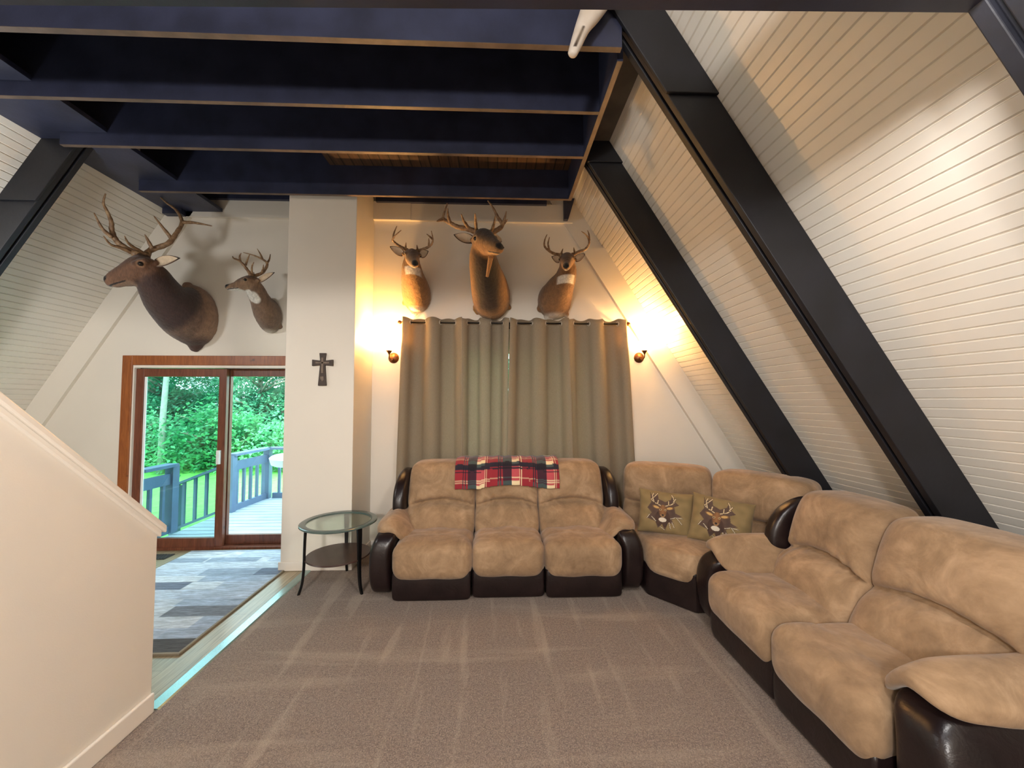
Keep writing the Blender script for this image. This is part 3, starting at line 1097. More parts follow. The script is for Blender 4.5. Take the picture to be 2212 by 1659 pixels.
# ------------------------------------------------------------------ plaid throw over the sofa backs
def plaid(a, b):
    """colour at a (along) and b (across, from the front hem), metres"""
    red, navy, cream, green = lin(150, 40, 50), lin(34, 28, 44), lin(234, 214, 172), lin(66, 80, 80)
    def col(q):
        if q < 0.235: return 'n'
        if q < 0.44: return 'C'
        if q < 0.455 or 0.495 < q < 0.515: return 'c'
        if q < 0.83: return 'r'
        return 'n' if int((q - 0.83) / 0.035) % 2 == 0 else 'r'
    def row(q):
        if q < 0.18: return 'C'
        if q < 0.42: return 'n'
        if q < 0.53: return 'n' if int((q - 0.42) / 0.025) % 2 else 'r'
        if q < 0.84: return 'r'
        if q < 0.865 or 0.905 < q < 0.93: return 'c'
        return 'r'
    A, B = col(((a + 0.205) / 0.335) % 1.0), row((-(b - 0.035) / 0.235) % 1.0)
    if A == 'n':
        return lin(20, 17, 30) if B == 'n' else (green if B in 'Cc' else mixc(navy, red, 0.12))
    if B == 'n':
        return green if A == 'C' and ((-(b - 0.035) / 0.235) % 1.0) < 0.30 else navy
    if A == 'C' and B == 'C':
        return cream
    if A == 'c' or B == 'c':
        return cream if (A in 'Cc') else mixc(cream, red, 0.45)
    if A == 'C':
        return lin(188, 78, 84)
    return red

def throw():
    tr = thing('plaid_throw', 'red and navy plaid fleece throw folded over the sofa back', 'blanket', (0.1, 3.9, 0.9))
    vs, fs = [], []
    off = wm(sofa3)
    for o in backs3:
        n0 = len(vs)
        vs += [off @ v.co for v in o.data.vertices]
        fs += [tuple(i + n0 for i in p.vertices) for p in o.data.polygons]
    bvh = BVHTree.FromPolygons(vs, fs)
    nu, nv = 220, 90
    X0, X1 = -0.40, 0.60
    grid = []
    for i in range(nu + 1):
        x = X0 + (X1 - X0) * i / nu
        low = 0.765 + 0.012 * math.sin(i * 0.25) - 0.03 * smooth01(i / nu, 0.25, 0.0) + 0.03 * g((i / nu - 0.5), 0.25)
        piv = Vector((x, 4.03, 0.84))
        prof = []
        for k in range(121):
            w = math.radians(-40 + 235 * k / 120)     # from the rear over the top to the front
            d = Vector((0, math.cos(w), math.sin(w)))
            far = piv + d * 0.8
            hit = bvh.ray_cast(far, -d)
            r = (hit[0] - piv).length if hit[0] else (prof[-1][1] if prof else 0.14)
            prof.append((d, r))
        rs = [p[1] for p in prof]
        rs = [sum(rs[max(0, k - 6):k + 7]) / len(rs[max(0, k - 6):k + 7]) for k in range(121)]
        grid.append([(prof[k][0], rs[k]) for k in range(121)])
    # bridge the gaps between the cushions
    sm = []
    for i in range(nu + 1):
        row = []
        for k in range(121):
            w = [grid[j][k][1] for j in range(max(0, i - 28), min(nu, i + 28) + 1)]
            row.append(max(w))
        sm.append(row)
    sm = [[sum(sm[j][k] for j in range(max(0, i - 12), min(nu, i + 12) + 1)) / (min(nu, i + 12) - max(0, i - 12) + 1) for k in range(121)] for i in range(nu + 1)]
    P = []
    for i in range(nu + 1):
        x = X0 + (X1 - X0) * i / nu
        piv = Vector((x, 4.03, 0.84))
        col = [piv + grid[i][k][0] * (sm[i][k] + 0.016 + 0.004 * math.sin(i * 0.25 + k * 0.07)) for k in range(121)]
        low = 0.775 + 0.04 * g((i / nu - 0.52), 0.28) - 0.05 * smooth01(i / nu, 0.28, 0.12)
        last = next((k for k in range(60, 121) if col[k].z < low), 120)
        col = col[:last + 1]
        L = [0.0]
        for a, c in zip(col, col[1:]):
            L.append(L[-1] + (c - a).length)
        tot = L[-1]
        out = []
        for v in range(nv + 1):
            s = tot * v / nv
            k = max(j for j in range(len(L)) if L[j] <= s + 1e-9)
            if k >= len(L) - 1:
                q = col[-1]
            else:
                q = col[k].lerp(col[k + 1], (s - L[k]) / max(1e-9, L[k + 1] - L[k]))
            out.append((q, tot - s))
        P.append(out)
    m = MB()
    vv, cc = [], []
    for i in range(nu + 1):
        for v in range(nv + 1):
            q, s = P[i][v]
            vv.append(q)
            cc.append(plaid((X1 - X0) * i / nu, s))
    m.add(vv, [(i * (nv + 1) + v, i * (nv + 1) + v + 1, (i + 1) * (nv + 1) + v + 1, (i + 1) * (nv + 1) + v) for i in range(nu) for v in range(nv)])
    o = m.build('throw_fleece', M_FLEECE, tr, smooth=True)
    it = iter(cc)
    paint(o.data, lambda p: next(it))
    s = o.modifiers.new('thickness', 'SOLIDIFY')
    s.thickness = 0.016
    s.offset = 1.0
throw()

# ------------------------------------------------------------------ two pillows printed with a stag
def seg_d(p, a, b):
    ax, ay = a
    bx, by = b
    dx, dy = bx - ax, by - ay
    t = max(0, min(1, ((p[0] - ax) * dx + (p[1] - ay) * dy) / (dx * dx + dy * dy + 1e-12)))
    return math.hypot(p[0] - ax - t * dx, p[1] - ay - t * dy)

def inpoly(p, poly):
    c = False
    j = len(poly) - 1
    for i in range(len(poly)):
        xi, yi = poly[i]
        xj, yj = poly[j]
        if (yi > p[1]) != (yj > p[1]) and p[0] < (xj - xi) * (p[1] - yi) / (yj - yi + 1e-12) + xi:
            c = not c
        j = i
    return c

TORN = [(-.62, .98), (-.5, .72), (-.28, .98), (-.2, .62), (.1, .5), (.35, .66), (.42, .95), (.55, .55), (.72, .42), (.5, .3), (.56, .0), (.85, -.12), (.6, -.22), (.4, -.34), (.5, -.55), (.25, -.5), (.12, -.92), (-.02, -.6), (-.2, -.85), (-.32, -.52), (-.7, -.4), (-.5, -.1), (-.72, .12), (-.55, .4)]
ANT = [[(-.12, .3), (-.4, .42), (-.55, .55), (-.38, .75), (-.25, .95)], [(-.42, .45), (-.5, .75), (-.45, .92)], [(-.25, .36), (-.22, .55)],
       [(.12, .3), (.36, .4), (.5, .52), (.46, .75), (.38, .92)], [(.46, .55), (.56, .72)], [(.25, .36), (.24, .55)]]
LIMBS = [[(.35, -.3), (.6, -.2), (.88, -.22)], [(.6, -.2), (.85, -.5)], [(.3, -.5), (.36, -.8)], [(.42, -.48), (.52, -.72)], [(-.5, -.3), (-.3, -.5)], [(-.72, -.4), (-.6, -.2)], [(-.1, -.75), (.1, -.9)]]
def stag_print(u, v, base):
    """u, v in -1..1 on the pillow face"""
    p = (u * 1.28 + 0.14, v * 1.12)
    c = base
    if inpoly(p, TORN):
        c = mixc(lin(74, 56, 48), lin(96, 74, 62), 0.5 + 0.5 * noise.noise(Vector((u * 6, v * 6, 0))))
        if (p[0] / 0.34) ** 2 + ((p[1] + 0.35) / 0.45) ** 2 < 1:
            c = mixc(lin(82, 58, 46), lin(60, 44, 38), 0.5 + noise.noise(Vector((u * 14, v * 5, 1))))
    for sg in (-1, 1):                                        # ears
        e = ((p[0] - sg * 0.30) * 0.9 + sg * (p[1] - 0.2) * 0.35, (p[1] - 0.2) - sg * (p[0] - sg * 0.3) * 0.3)
        d = (e[0] / 0.19) ** 2 + (e[1] / 0.085) ** 2
        if d < 1:
            c = lin(196, 156, 96) if d < 0.45 else lin(120, 88, 56)
    fd = (p[0] / (0.16 + 0.08 * (p[1] + 0.1))) ** 2 + ((p[1] - 0.03) / 0.32) ** 2
    if fd < 1:
        c = mixc(lin(142, 100, 62), lin(108, 72, 46), abs(p[0]) * 6)
        if p[1] < -0.14: c = lin(150, 116, 80)
    if (p[0] / 0.055) ** 2 + ((p[1] + 0.17) / 0.05) ** 2 < 1: c = lin(44, 34, 32)
    for sg in (-1, 1):
        d = math.hypot(p[0] - sg * 0.11, p[1] - 0.09)
        if d < 0.03: c = lin(36, 26, 22)
        elif d < 0.048: c = lin(206, 178, 130)
    if (p[0] / 0.17) ** 2 + ((p[1] + 0.40) / 0.11) ** 2 < 1: c = lin(216, 204, 184)
    for line in ANT:
        for a, b in zip(line, line[1:]):
            d = seg_d(p, a, b)
            if d < 0.022: c = lin(206, 182, 142)
            elif d < 0.04: c = lin(64, 46, 38)
    for line in LIMBS:
        for a, b in zip(line, line[1:]):
            d = seg_d(p, a, b)
            if d < 0.014: c = lin(206, 192, 164)
            elif d < 0.03: c = lin(74, 58, 50)
    return c

def pillow(label, loc, eul, w, h, t, seed):
    root = thing('throw_pillow', label, 'pillow', loc, 0, 'stag print pillows')
    n = 170
    R_ = Matrix.Rotation(eul[2], 3, 'Z') @ Matrix.Rotation(eul[0], 3, 'X') @ Matrix.Rotation(eul[1], 3, 'Y')
    L = Vector(loc)
    base = lin(140, 118, 78)
    vs, cs = [], []
    def P(u, v, side):
        pin = 1 - 0.06 * (1 - v * v) * abs(u) ** 3
        pin2 = 1 - 0.06 * (1 - u * u) * abs(v) ** 3
        b = max(0, (1 - u ** 4)) ** 0.55 * max(0, (1 - v ** 4)) ** 0.55
        wr = 0.006 * math.sin(7 * v + 3 * u + seed) * (abs(u) ** 2) + 0.005 * math.sin(9 * u - 4 * v + seed * 2)
        q = Vector((u * w / 2 * pin, side * (t / 2 * b + wr * b), v * h / 2 * pin2))
        return L + R_ @ q
    m = MB()
    for side in (-1, 1):
        vs = []
        for j in range(n + 1):
            for i in range(n + 1):
                u, v = math.sin((2 * i / n - 1) * math.pi / 2), math.sin((2 * j / n - 1) * math.pi / 2)
                u, v = 0.5 * u + 0.5 * (2 * i / n - 1), 0.5 * v + 0.5 * (2 * j / n - 1)
                vs.append(P(u, v, side))
                wv = 0.9 + 0.2 * noise.noise(Vector((u * 4, v * 4, seed)))
                bc = tuple(min(1, a * wv) for a in base[:3])
                cs.append(stag_print(u, v, bc) if side < 0 else bc)
        m.add(vs, [(j * (n + 1) + i, j * (n + 1) + i + 1, (j + 1) * (n + 1) + i + 1, (j + 1) * (n + 1) + i) for j in range(n) for i in range(n)])
    o = m.build('pillow_cover', M_PRINT, root, smooth=True)
    it = iter(cs)
    paint(o.data, lambda p: next(it))
    return root
pillow('olive pillow with printed stag, leaning on the left back of the corner wedge', (1.51, 3.515, 0.61), (math.radians(-18), math.radians(3), math.radians(-22)), 0.47, 0.38, 0.15, 1)
pillow('olive pillow with printed stag, lower one against the right back of the corner wedge', (1.85, 3.235, 0.612), (math.radians(-20), math.radians(6), math.radians(-34)), 0.47, 0.39, 0.15, 4)

# ------------------------------------------------------------------ glass side table
def side_table():
    cx_, cy_ = -1.385, 3.56
    r = thing('side_table', 'round glass-topped side table with dark shelf and three slender legs', 'table', (cx_, cy_, 0))
    m = MB(); m.lathe([(0.0, 0.548), (0.262, 0.548), (0.262, 0.556), (0.0, 0.556)], (cx_, cy_, 0), 64)
    m.build('glass_top', M_TABLEGLASS, r, smooth='auto')
    m = MB(); m.lathe([(0.262, 0.545), (0.305, 0.541), (0.318, 0.548), (0.318, 0.558), (0.305, 0.565), (0.264, 0.560), (0.262, 0.545)], (cx_, cy_, 0), 64)
    m.build('glass_rim', M_GLASSRIM, r, smooth='auto')
    m = MB(); m.lathe([(0.0, 0.262), (0.262, 0.262), (0.268, 0.268), (0.262, 0.276), (0.0, 0.276)], (cx_, cy_, 0), 64)
    m.build('shelf', M_DARKWOOD, r, smooth='auto')
    for w in (-149, -32, 97):
        a = math.radians(w)
        d = Vector((math.cos(a), math.sin(a), 0))
        s = Vector((-d.y, d.x, 0))
        prof = [(0.262, 0.541, 0.022), (0.266, 0.45, 0.019), (0.268, 0.33, 0.015), (0.270, 0.20, 0.012), (0.282, 0.08, 0.010), (0.305, 0.0, 0.009)]
        m = MB()
        vs, fs = [], []
        for rr, z, hw in crom(prof, 4):
            c = Vector((cx_, cy_, z)) + d * rr
            for q in (-1, 1):
                for e in (-1, 1):
                    vs.append(c + s * hw * q + d * (0.010 * e))
        N = len(vs) // 4
        for i in range(N - 1):
            for p, q in ((0, 1), (1, 3), (3, 2), (2, 0)):
                fs.append((i * 4 + p, i * 4 + q, i * 4 + 4 + q, i * 4 + 4 + p))
        fs += [(0, 2, 3, 1), (N * 4 - 4, N * 4 - 3, N * 4 - 1, N * 4 - 2)]
        m.add(vs, fs)
        m.build('leg', M_BLACKMETAL, r, smooth='auto')
side_table()

# ------------------------------------------------------------------ curtains on their rod
def curtains():
    ry, rz = 4.345, 2.475
    rod = thing('curtain_rod', 'thin black curtain rod with ball ends above the window', 'curtain rod', (0.2, ry, rz))
    m = MB(); m.tube([(-1.05, ry, rz), (1.45, ry, rz)], 0.008, 12); m.build('rod', M_BLACKMETAL, rod, smooth=True)
    for x in (-1.075, 1.475):
        sg = -1 if x < 0 else 1
        m = MB(); m.sphere((x, ry, rz), 0.023, 18); m.tube([(x - sg * 0.06, ry, rz), (x - sg * 0.02, ry, rz)], [0.012, 0.014], 12); m.build('finial', M_BRONZE, rod, smooth=True)
    for x in (-0.99, 0.143, 1.40):
        m = MB(); m.box(x - 0.008, x + 0.008, ry - 0.004, D, rz - 0.02, rz - 0.008); m.box(x - 0.012, x + 0.012, D - 0.006, D, rz - 0.05, rz + 0.02); m.build('bracket', M_BLACKMETAL, rod)
    specs = [((-1.03, -0.385), (-1.09, -0.36), 0.0, 2, M_CURTAIN, 'curtain panel at the left end of the rod, beside the chimney chase'),
             ((-0.395, 0.130), (-0.385, 0.10), 2.0, 2, M_CURTAIN2, 'curtain panel with daylight put into its colour, below the large elk head'),
             ((0.142, 0.79), (0.088, 0.84), 1.0, 2, M_CURTAIN, 'curtain panel just to the right of the thin gap of daylight'),
             ((0.775, 1.43), (0.82, 1.545), 3.0, 2, M_CURTAIN, 'curtain panel at the right end of the rod, near the boarded slope')]
    for (a0, a1), (b0, b1), ph, waves, mat, label in specs:
        c = thing('curtain', 'taupe grommet ' + label, 'curtain', ((a0 + a1) / 2, ry, 0.25), 0, 'window curtains')
        nu, nv = 96, 40
        ztop, zbot = 2.52, 0.22
        def pos(u, v):
            e = v ** 0.8
            x = (a0 + (a1 - a0) * u) * (1 - e) + (b0 + (b1 - b0) * u) * e
            w = 2 * math.pi * waves * u
            amp = 0.056 * (1 - 0.3 * v)
            cw = math.cos(w)
            cw = math.copysign(abs(cw) ** 0.85, cw)
            y = ry - amp * cw * (1 + 0.25 * math.sin(w * 0.5 + ph)) - v * 0.018 * math.sin(w * 0.5 + ph + 1.5 * v) - 0.012 * v * math.sin(2.1 * w + ph)
            x += 0.010 * math.sin(2 * w) + 0.006 * v * math.sin(w + ph)
            z = ztop + (zbot - ztop) * v + (0.009 * math.cos(2 * w + ph) if v == 0 else 0)
            return (x, min(y, 4.43), z)
        m = MB()
        m.add([pos(i / nu, j / nv) for j in range(nv + 1) for i in range(nu + 1)],
              [(j * (nu + 1) + i, j * (nu + 1) + i + 1, (j + 1) * (nu + 1) + i + 1, (j + 1) * (nu + 1) + i) for j in range(nv) for i in range(nu)])
        o = m.build('curtain_fabric', mat, c, smooth=True)
        s = o.modifiers.new('thickness', 'SOLIDIFY')
        s.thickness = 0.003
        # eyelets where the cloth crosses the rod
        for k in range(waves * 2):
            u = (k + 0.5) / (waves * 2)
            p0, p1 = Vector(pos(u - 0.01, 0.02)), Vector(pos(u + 0.01, 0.02))
            t = (p1 - p0)
            t.z = 0
            t.normalize()
            nrm = Vector((t.y, -t.x, 0))
            ce = Vector((pos(u, 0.02)[0], ry, rz))
            ring = []
            m = MB()
            for q in range(25):
                w = 2 * math.pi * q / 24
                ring.append(ce + t * 0.023 * math.cos(w) + Vector((0, 0, 1)) * 0.023 * math.sin(w))
            m.tube(ring, 0.006, 8, caps=False)
            m.build('grommet', M_GROMMET, c, smooth=True)
curtains()

# ------------------------------------------------------------------ wall sconces
def sconce(x, z, sg, label):
    r = thing('wall_sconce', label, 'wall lamp', (x, D, z), 0, 'lit wall sconces')
    m = MB(); m.lathe([(0.0, 0.034), (0.018, 0.032), (0.042, 0.020), (0.056, 0.008), (0.06, 0.0)], (x, D - 0.001, z), 32, (0, -1, 0))
    m.build('backplate', M_BRONZE, r, smooth=True)
    cx_ = x - sg * 0.012
    pts = crom([(x, D - 0.03, z - 0.012), (x - sg * 0.004, D - 0.08, z - 0.03), (cx_, D - 0.13, z - 0.012), (cx_, D - 0.14, z + 0.03)], 6)
    m = MB(); m.tube(pts, 0.0065, 10); m.build('arm', M_BRONZE, r, smooth=True)
    m = MB(); m.lathe([(0.008, 0.0), (0.012, 0.012), (0.03, 0.038), (0.033, 0.044), (0.0, 0.044)], (cx_, D - 0.14, z + 0.022), 24)
    m.build('socket_cup', M_BRONZE, r, smooth='auto')
    m = MB(); m.lathe([(0.026, 0.0), (0.036, 0.02), (0.043, 0.05), (0.050, 0.08), (0.066, 0.105), (0.064, 0.106), (0.047, 0.08), (0.040, 0.05), (0.033, 0.02), (0.023, 0.003)], (cx_, D - 0.14, z + 0.064), 28)
    m.build('glass_shade', M_SHADE, r, smooth=True)
    lamp('sconce_bulb_light', 'POINT', (cx_, D - 0.14, z + 0.19), SCONCE_POWER, WARM, 0.03)
sconce(-1.16, 2.09, 1, 'lit bronze wall sconce between the chimney chase and the curtains')
sconce(1.625, 2.105, -1, 'lit bronze wall sconce between the curtains and the boarded slope')

# ------------------------------------------------------------------ cross on the chase
r = thing('wall_cross', 'small dark carved cross with flared ends on the chimney chase', 'cross', (-1.69, 3.885, 1.92))
cxm, czm, cy0 = -1.692, 1.979, 3.885
P = [(-.032, .095), (.032, .095), (.024, .022), (.1, .031), (.1, -.031), (.024, -.024), (.04, -.222), (-.04, -.222), (-.024, -.024), (-.1, -.031), (-.1, .031), (-.024, .022)]
m = MB(); m.prism([(cxm + x, czm + z) for x, z in P], 'y', cy0 - 0.022, cy0)
m.build('cross_body', M_CROSS, r, bevel=0.004)
m = MB()
m.prism([(cxm + x, czm + z) for x, z in [(-.010, .05), (.010, .05), (.010, -.10), (-.010, -.10)]], 'y', cy0 - 0.026, cy0 - 0.02)
m.prism([(cxm + x, czm + z) for x, z in [(-.065, .008), (.065, .008), (.065, -.008), (-.065, -.008)]], 'y', cy0 - 0.026, cy0 - 0.02)
m.prism([(cxm + x, czm + z) for x, z in [(-.018, -.135), (.014, -.132), (.018, -.165), (.004, -.185), (-.008, -.165), (-.014, -.16)]], 'y', cy0 - 0.026, cy0 - 0.02)
m.build('carved_relief', M_CROSS2, r, bevel=0.002)

MOUNTS = {'elkA': {'neck': [(-3.368, 4.46, 2.556, 0.23, 0.325), (-3.304, 4.36, 2.535, 0.235, 0.335), (-3.307, 4.22, 2.549, 0.22, 0.29), (-3.321, 4.06, 2.62, 0.19, 0.21), (-3.313, 3.94, 2.715, 0.16, 0.165), (-3.324, 3.86, 2.816, 0.135, 0.14), (-3.339, 3.83, 2.857, 0.11, 0.11)],
 'head': [(-3.299, 3.85, 2.895, 0.08, 0.085), (-3.35, 3.82, 2.864, 0.115, 0.13), (-3.41, 3.78, 2.809, 0.1, 0.122), (-3.477, 3.74, 2.759, 0.075, 0.092), (-3.528, 3.71, 2.72, 0.062, 0.072), (-3.552, 3.7, 2.707, 0.05, 0.056)],
 'extra': [[(-3.31, 4.39, 2.366, 0.15, 0.1), (-3.303, 4.41, 2.242, 0.09, 0.08), (-3.322, 4.43, 2.18, 0.05, 0.04)], [(-3.219, 4.4, 2.462, 0.14, 0.1), (-3.152, 4.42, 2.396, 0.07, 0.07), (-3.141, 4.43, 2.363, 0.04, 0.04)], [(-3.376, 4.4, 2.789, 0.1, 0.08), (-3.419, 4.43, 2.88, 0.05, 0.05)]],
 'ear': [[(-3.265, 3.82, 2.921), (-2.963, 3.74, 2.944)], [(-3.462, 3.92, 3.001), (-3.496, 4.05, 3.103)]],
 'ant': [[[(-3.381, 3.86, 3.011), (-3.365, 3.897, 3.078), (-3.238, 3.934, 3.158), (-3.191, 3.971, 3.281), (-3.173, 4.009, 3.406), (-3.259, 4.046, 3.542), (-3.387, 4.083, 3.636), (-3.511, 4.12, 3.737)], [(-3.166, 4, 3.402), (-3.08, 4.05, 3.421), (-2.942, 4.1, 3.413)], [(-3.223, 3.95, 3.218), (-3.266, 3.9, 3.301), (-3.313, 3.85, 3.393)], [(-3.332, 3.87, 3.078), (-3.345, 3.835, 3.147), (-3.346, 3.8, 3.189)], [(-3.363, 3.84, 3.009), (-3.401, 3.76, 3.044), (-3.387, 3.68, 3.062), (-3.344, 3.6, 3.088)]], [[(-3.398, 3.78, 2.991), (-3.495, 3.757, 3.052), (-3.543, 3.734, 3.102), (-3.562, 3.711, 3.182), (-3.549, 3.689, 3.252), (-3.563, 3.666, 3.33), (-3.582, 3.643, 3.407), (-3.545, 3.62, 3.484)], [(-3.428, 3.76, 2.998), (-3.46, 3.69, 3.016), (-3.479, 3.62, 3.017), (-3.478, 3.55, 3.065)], [(-3.549, 3.7, 3.118), (-3.578, 3.64, 3.17), (-3.598, 3.58, 3.287)]]]},
 'deerB': {'neck': [(-2.552, 4.46, 2.569, 0.12, 0.19), (-2.506, 4.38, 2.552, 0.125, 0.195), (-2.484, 4.28, 2.581, 0.12, 0.16), (-2.483, 4.18, 2.67, 0.095, 0.105), (-2.486, 4.1, 2.749, 0.085, 0.088), (-2.49, 4.06, 2.803, 0.07, 0.07)],
 'head': [(-2.471, 4.08, 2.837, 0.05, 0.05), (-2.505, 4.05, 2.811, 0.068, 0.075), (-2.559, 4.02, 2.785, 0.058, 0.066), (-2.612, 3.99, 2.754, 0.04, 0.045), (-2.655, 3.97, 2.74, 0.033, 0.034), (-2.674, 3.96, 2.739, 0.028, 0.028)],
 'extra': [[(-2.521, 4.41, 2.458, 0.07, 0.07), (-2.524, 4.43, 2.385, 0.03, 0.03)], [(-2.452, 4.41, 2.482, 0.06, 0.06), (-2.405, 4.43, 2.427, 0.025, 0.025)]],
 'ear': [[(-2.426, 4.04, 2.825), (-2.242, 4, 2.904)], [(-2.537, 4.1, 2.881), (-2.567, 4.18, 2.962)]],
 'ant': [[[(-2.504, 4.08, 2.886), (-2.412, 4.084, 2.927), (-2.369, 4.088, 3.017), (-2.42, 4.092, 3.068), (-2.52, 4.096, 3.112), (-2.619, 4.1, 3.14)], [(-2.419, 4.09, 3.067), (-2.451, 4.105, 3.128), (-2.494, 4.12, 3.189)], [(-2.375, 4.09, 3.023), (-2.37, 4.125, 3.08), (-2.381, 4.16, 3.15)], [(-2.42, 4.08, 2.92), (-2.382, 4.04, 2.951), (-2.354, 4, 2.981)]], [[(-2.495, 4.03, 2.886), (-2.518, 3.998, 2.935), (-2.561, 3.965, 2.998), (-2.603, 3.932, 3.018), (-2.594, 3.9, 3.027)], [(-2.565, 3.97, 3.005), (-2.565, 3.96, 3.05), (-2.544, 3.95, 3.078)], [(-2.531, 4, 2.973), (-2.506, 3.99, 3.029), (-2.48, 3.98, 3.08)], [(-2.485, 4.03, 2.897), (-2.465, 3.995, 2.956), (-2.424, 3.96, 2.993)]]]},
 'deerC': {'neck': [(-0.918, 4.46, 2.83, 0.15, 0.21), (-0.902, 4.38, 2.808, 0.155, 0.215), (-0.893, 4.24, 2.857, 0.14, 0.16), (-0.887, 4.1, 2.919, 0.115, 0.118), (-0.876, 4, 2.982, 0.095, 0.1), (-0.863, 3.95, 3.041, 0.075, 0.08)],
 'head': [(-0.874, 4, 3.1, 0.055, 0.055), (-0.857, 3.93, 3.062, 0.07, 0.075), (-0.83, 3.84, 2.995, 0.062, 0.066), (-0.796, 3.74, 2.929, 0.043, 0.047), (-0.773, 3.67, 2.893, 0.036, 0.036), (-0.767, 3.65, 2.883, 0.03, 0.028)],
 'extra': [[(-0.911, 4.4, 2.695, 0.09, 0.08), (-0.928, 4.42, 2.603, 0.05, 0.05), (-0.93, 4.43, 2.58, 0.025, 0.025)], [(-0.993, 4.4, 2.729, 0.07, 0.06), (-1.052, 4.42, 2.706, 0.025, 0.025)], [(-0.83, 4.4, 2.717, 0.07, 0.06), (-0.778, 4.42, 2.715, 0.025, 0.025)]],
 'ear': [[(-0.944, 3.93, 3.082), (-1.071, 3.9, 3.147)], [(-0.776, 3.93, 3.072), (-0.689, 3.9, 3.106)]],
 'ant': [[[(-0.916, 3.95, 3.131), (-0.945, 3.917, 3.14), (-0.986, 3.883, 3.154), (-1.019, 3.85, 3.174), (-1.023, 3.817, 3.181), (-0.991, 3.783, 3.207), (-0.924, 3.75, 3.248)], [(-1.023, 3.85, 3.214), (-1.024, 3.865, 3.266), (-0.999, 3.88, 3.348)], [(-0.921, 3.93, 3.142), (-0.912, 3.89, 3.155), (-0.9, 3.85, 3.169)]], [[(-0.811, 3.95, 3.12), (-0.744, 3.92, 3.132), (-0.684, 3.89, 3.146), (-0.646, 3.86, 3.171), (-0.635, 3.83, 3.208), (-0.646, 3.8, 3.269)], [(-0.64, 3.85, 3.207), (-0.664, 3.805, 3.216), (-0.683, 3.76, 3.22)], [(-0.686, 3.9, 3.153), (-0.676, 3.85, 3.173), (-0.669, 3.8, 3.195)], [(-0.803, 3.93, 3.131), (-0.799, 3.89, 3.138), (-0.794, 3.85, 3.146)]]]},
 'elkD': {'neck': [(-0.07, 4.46, 2.807, 0.2, 0.255), (-0.068, 4.34, 2.774, 0.21, 0.262), (-0.09, 4.18, 2.845, 0.195, 0.23), (-0.125, 4, 2.949, 0.16, 0.17), (-0.144, 3.87, 3.034, 0.135, 0.14), (-0.138, 3.8, 3.113, 0.115, 0.12)],
 'head': [(-0.159, 3.86, 3.228, 0.08, 0.085), (-0.137, 3.77, 3.164, 0.11, 0.118), (-0.098, 3.68, 3.106, 0.095, 0.105), (-0.046, 3.57, 3.034, 0.072, 0.08), (-0.005, 3.49, 2.985, 0.058, 0.062), (0.016, 3.46, 2.97, 0.047, 0.048)],
 'extra': [[(-0.06, 4.4, 2.679, 0.12, 0.08), (-0.051, 4.42, 2.589, 0.06, 0.05), (-0.047, 4.43, 2.557, 0.03, 0.025)], [(-0.174, 4.4, 2.695, 0.1, 0.08), (-0.251, 4.42, 2.656, 0.03, 0.03), (-0.226, 4.43, 2.599, 0.02, 0.02)], [(0.046, 4.4, 2.697, 0.1, 0.08), (0.136, 4.42, 2.668, 0.03, 0.03)]],
 'ear': [[(-0.241, 3.8, 3.179), (-0.434, 3.85, 3.256)], [(-0.02, 3.75, 3.184), (0.036, 3.85, 3.225)]],
 'ant': [[[(-0.208, 3.8, 3.262), (-0.277, 3.789, 3.286), (-0.386, 3.777, 3.301), (-0.458, 3.766, 3.332), (-0.507, 3.754, 3.356), (-0.524, 3.743, 3.38), (-0.505, 3.731, 3.441), (-0.482, 3.72, 3.506)], [(-0.52, 3.74, 3.36), (-0.553, 3.72, 3.339), (-0.578, 3.7, 3.317)], [(-0.457, 3.76, 3.33), (-0.472, 3.705, 3.377), (-0.469, 3.65, 3.423)], [(-0.277, 3.79, 3.288), (-0.321, 3.695, 3.324), (-0.337, 3.6, 3.344)], [(-0.207, 3.78, 3.268), (-0.208, 3.665, 3.312), (-0.205, 3.55, 3.329)]], [[(-0.071, 3.78, 3.244), (-0.027, 3.768, 3.259), (0.046, 3.756, 3.314), (0.002, 3.744, 3.39), (-0.042, 3.732, 3.472), (-0.093, 3.72, 3.539)], [(0.042, 3.76, 3.32), (0.067, 3.73, 3.362), (0.085, 3.7, 3.429)], [(0.053, 3.75, 3.326), (0.075, 3.725, 3.338), (0.097, 3.7, 3.348)], [(-0.06, 3.77, 3.251), (-0.034, 3.685, 3.295), (-0.021, 3.6, 3.332)], [(-0.02, 3.78, 3.264), (0.024, 3.79, 3.288), (0.058, 3.8, 3.323)]]],
 'tuft': [(-0.06, 3.56, 2.928), (-0.078, 3.62, 2.857), (-0.097, 3.68, 2.784)]},
 'deerE': {'neck': [(0.66, 4.46, 2.772, 0.185, 0.21), (0.649, 4.38, 2.751, 0.19, 0.215), (0.679, 4.24, 2.827, 0.155, 0.165), (0.716, 4.1, 2.899, 0.115, 0.12), (0.725, 4, 2.965, 0.095, 0.1), (0.717, 3.96, 3.028, 0.075, 0.08)],
 'head': [(0.724, 4, 3.087, 0.055, 0.055), (0.71, 3.93, 3.049, 0.07, 0.072), (0.688, 3.83, 2.984, 0.06, 0.062), (0.668, 3.74, 2.922, 0.043, 0.046), (0.655, 3.68, 2.889, 0.037, 0.037), (0.652, 3.66, 2.879, 0.03, 0.03)],
 'extra': [[(0.605, 4.4, 2.64, 0.1, 0.08), (0.58, 4.42, 2.56, 0.05, 0.05), (0.616, 4.43, 2.534, 0.03, 0.03)], [(0.731, 4.4, 2.648, 0.08, 0.07), (0.784, 4.42, 2.589, 0.035, 0.035)], [(0.536, 4.4, 2.695, 0.1, 0.1), (0.482, 4.42, 2.65, 0.04, 0.04)]],
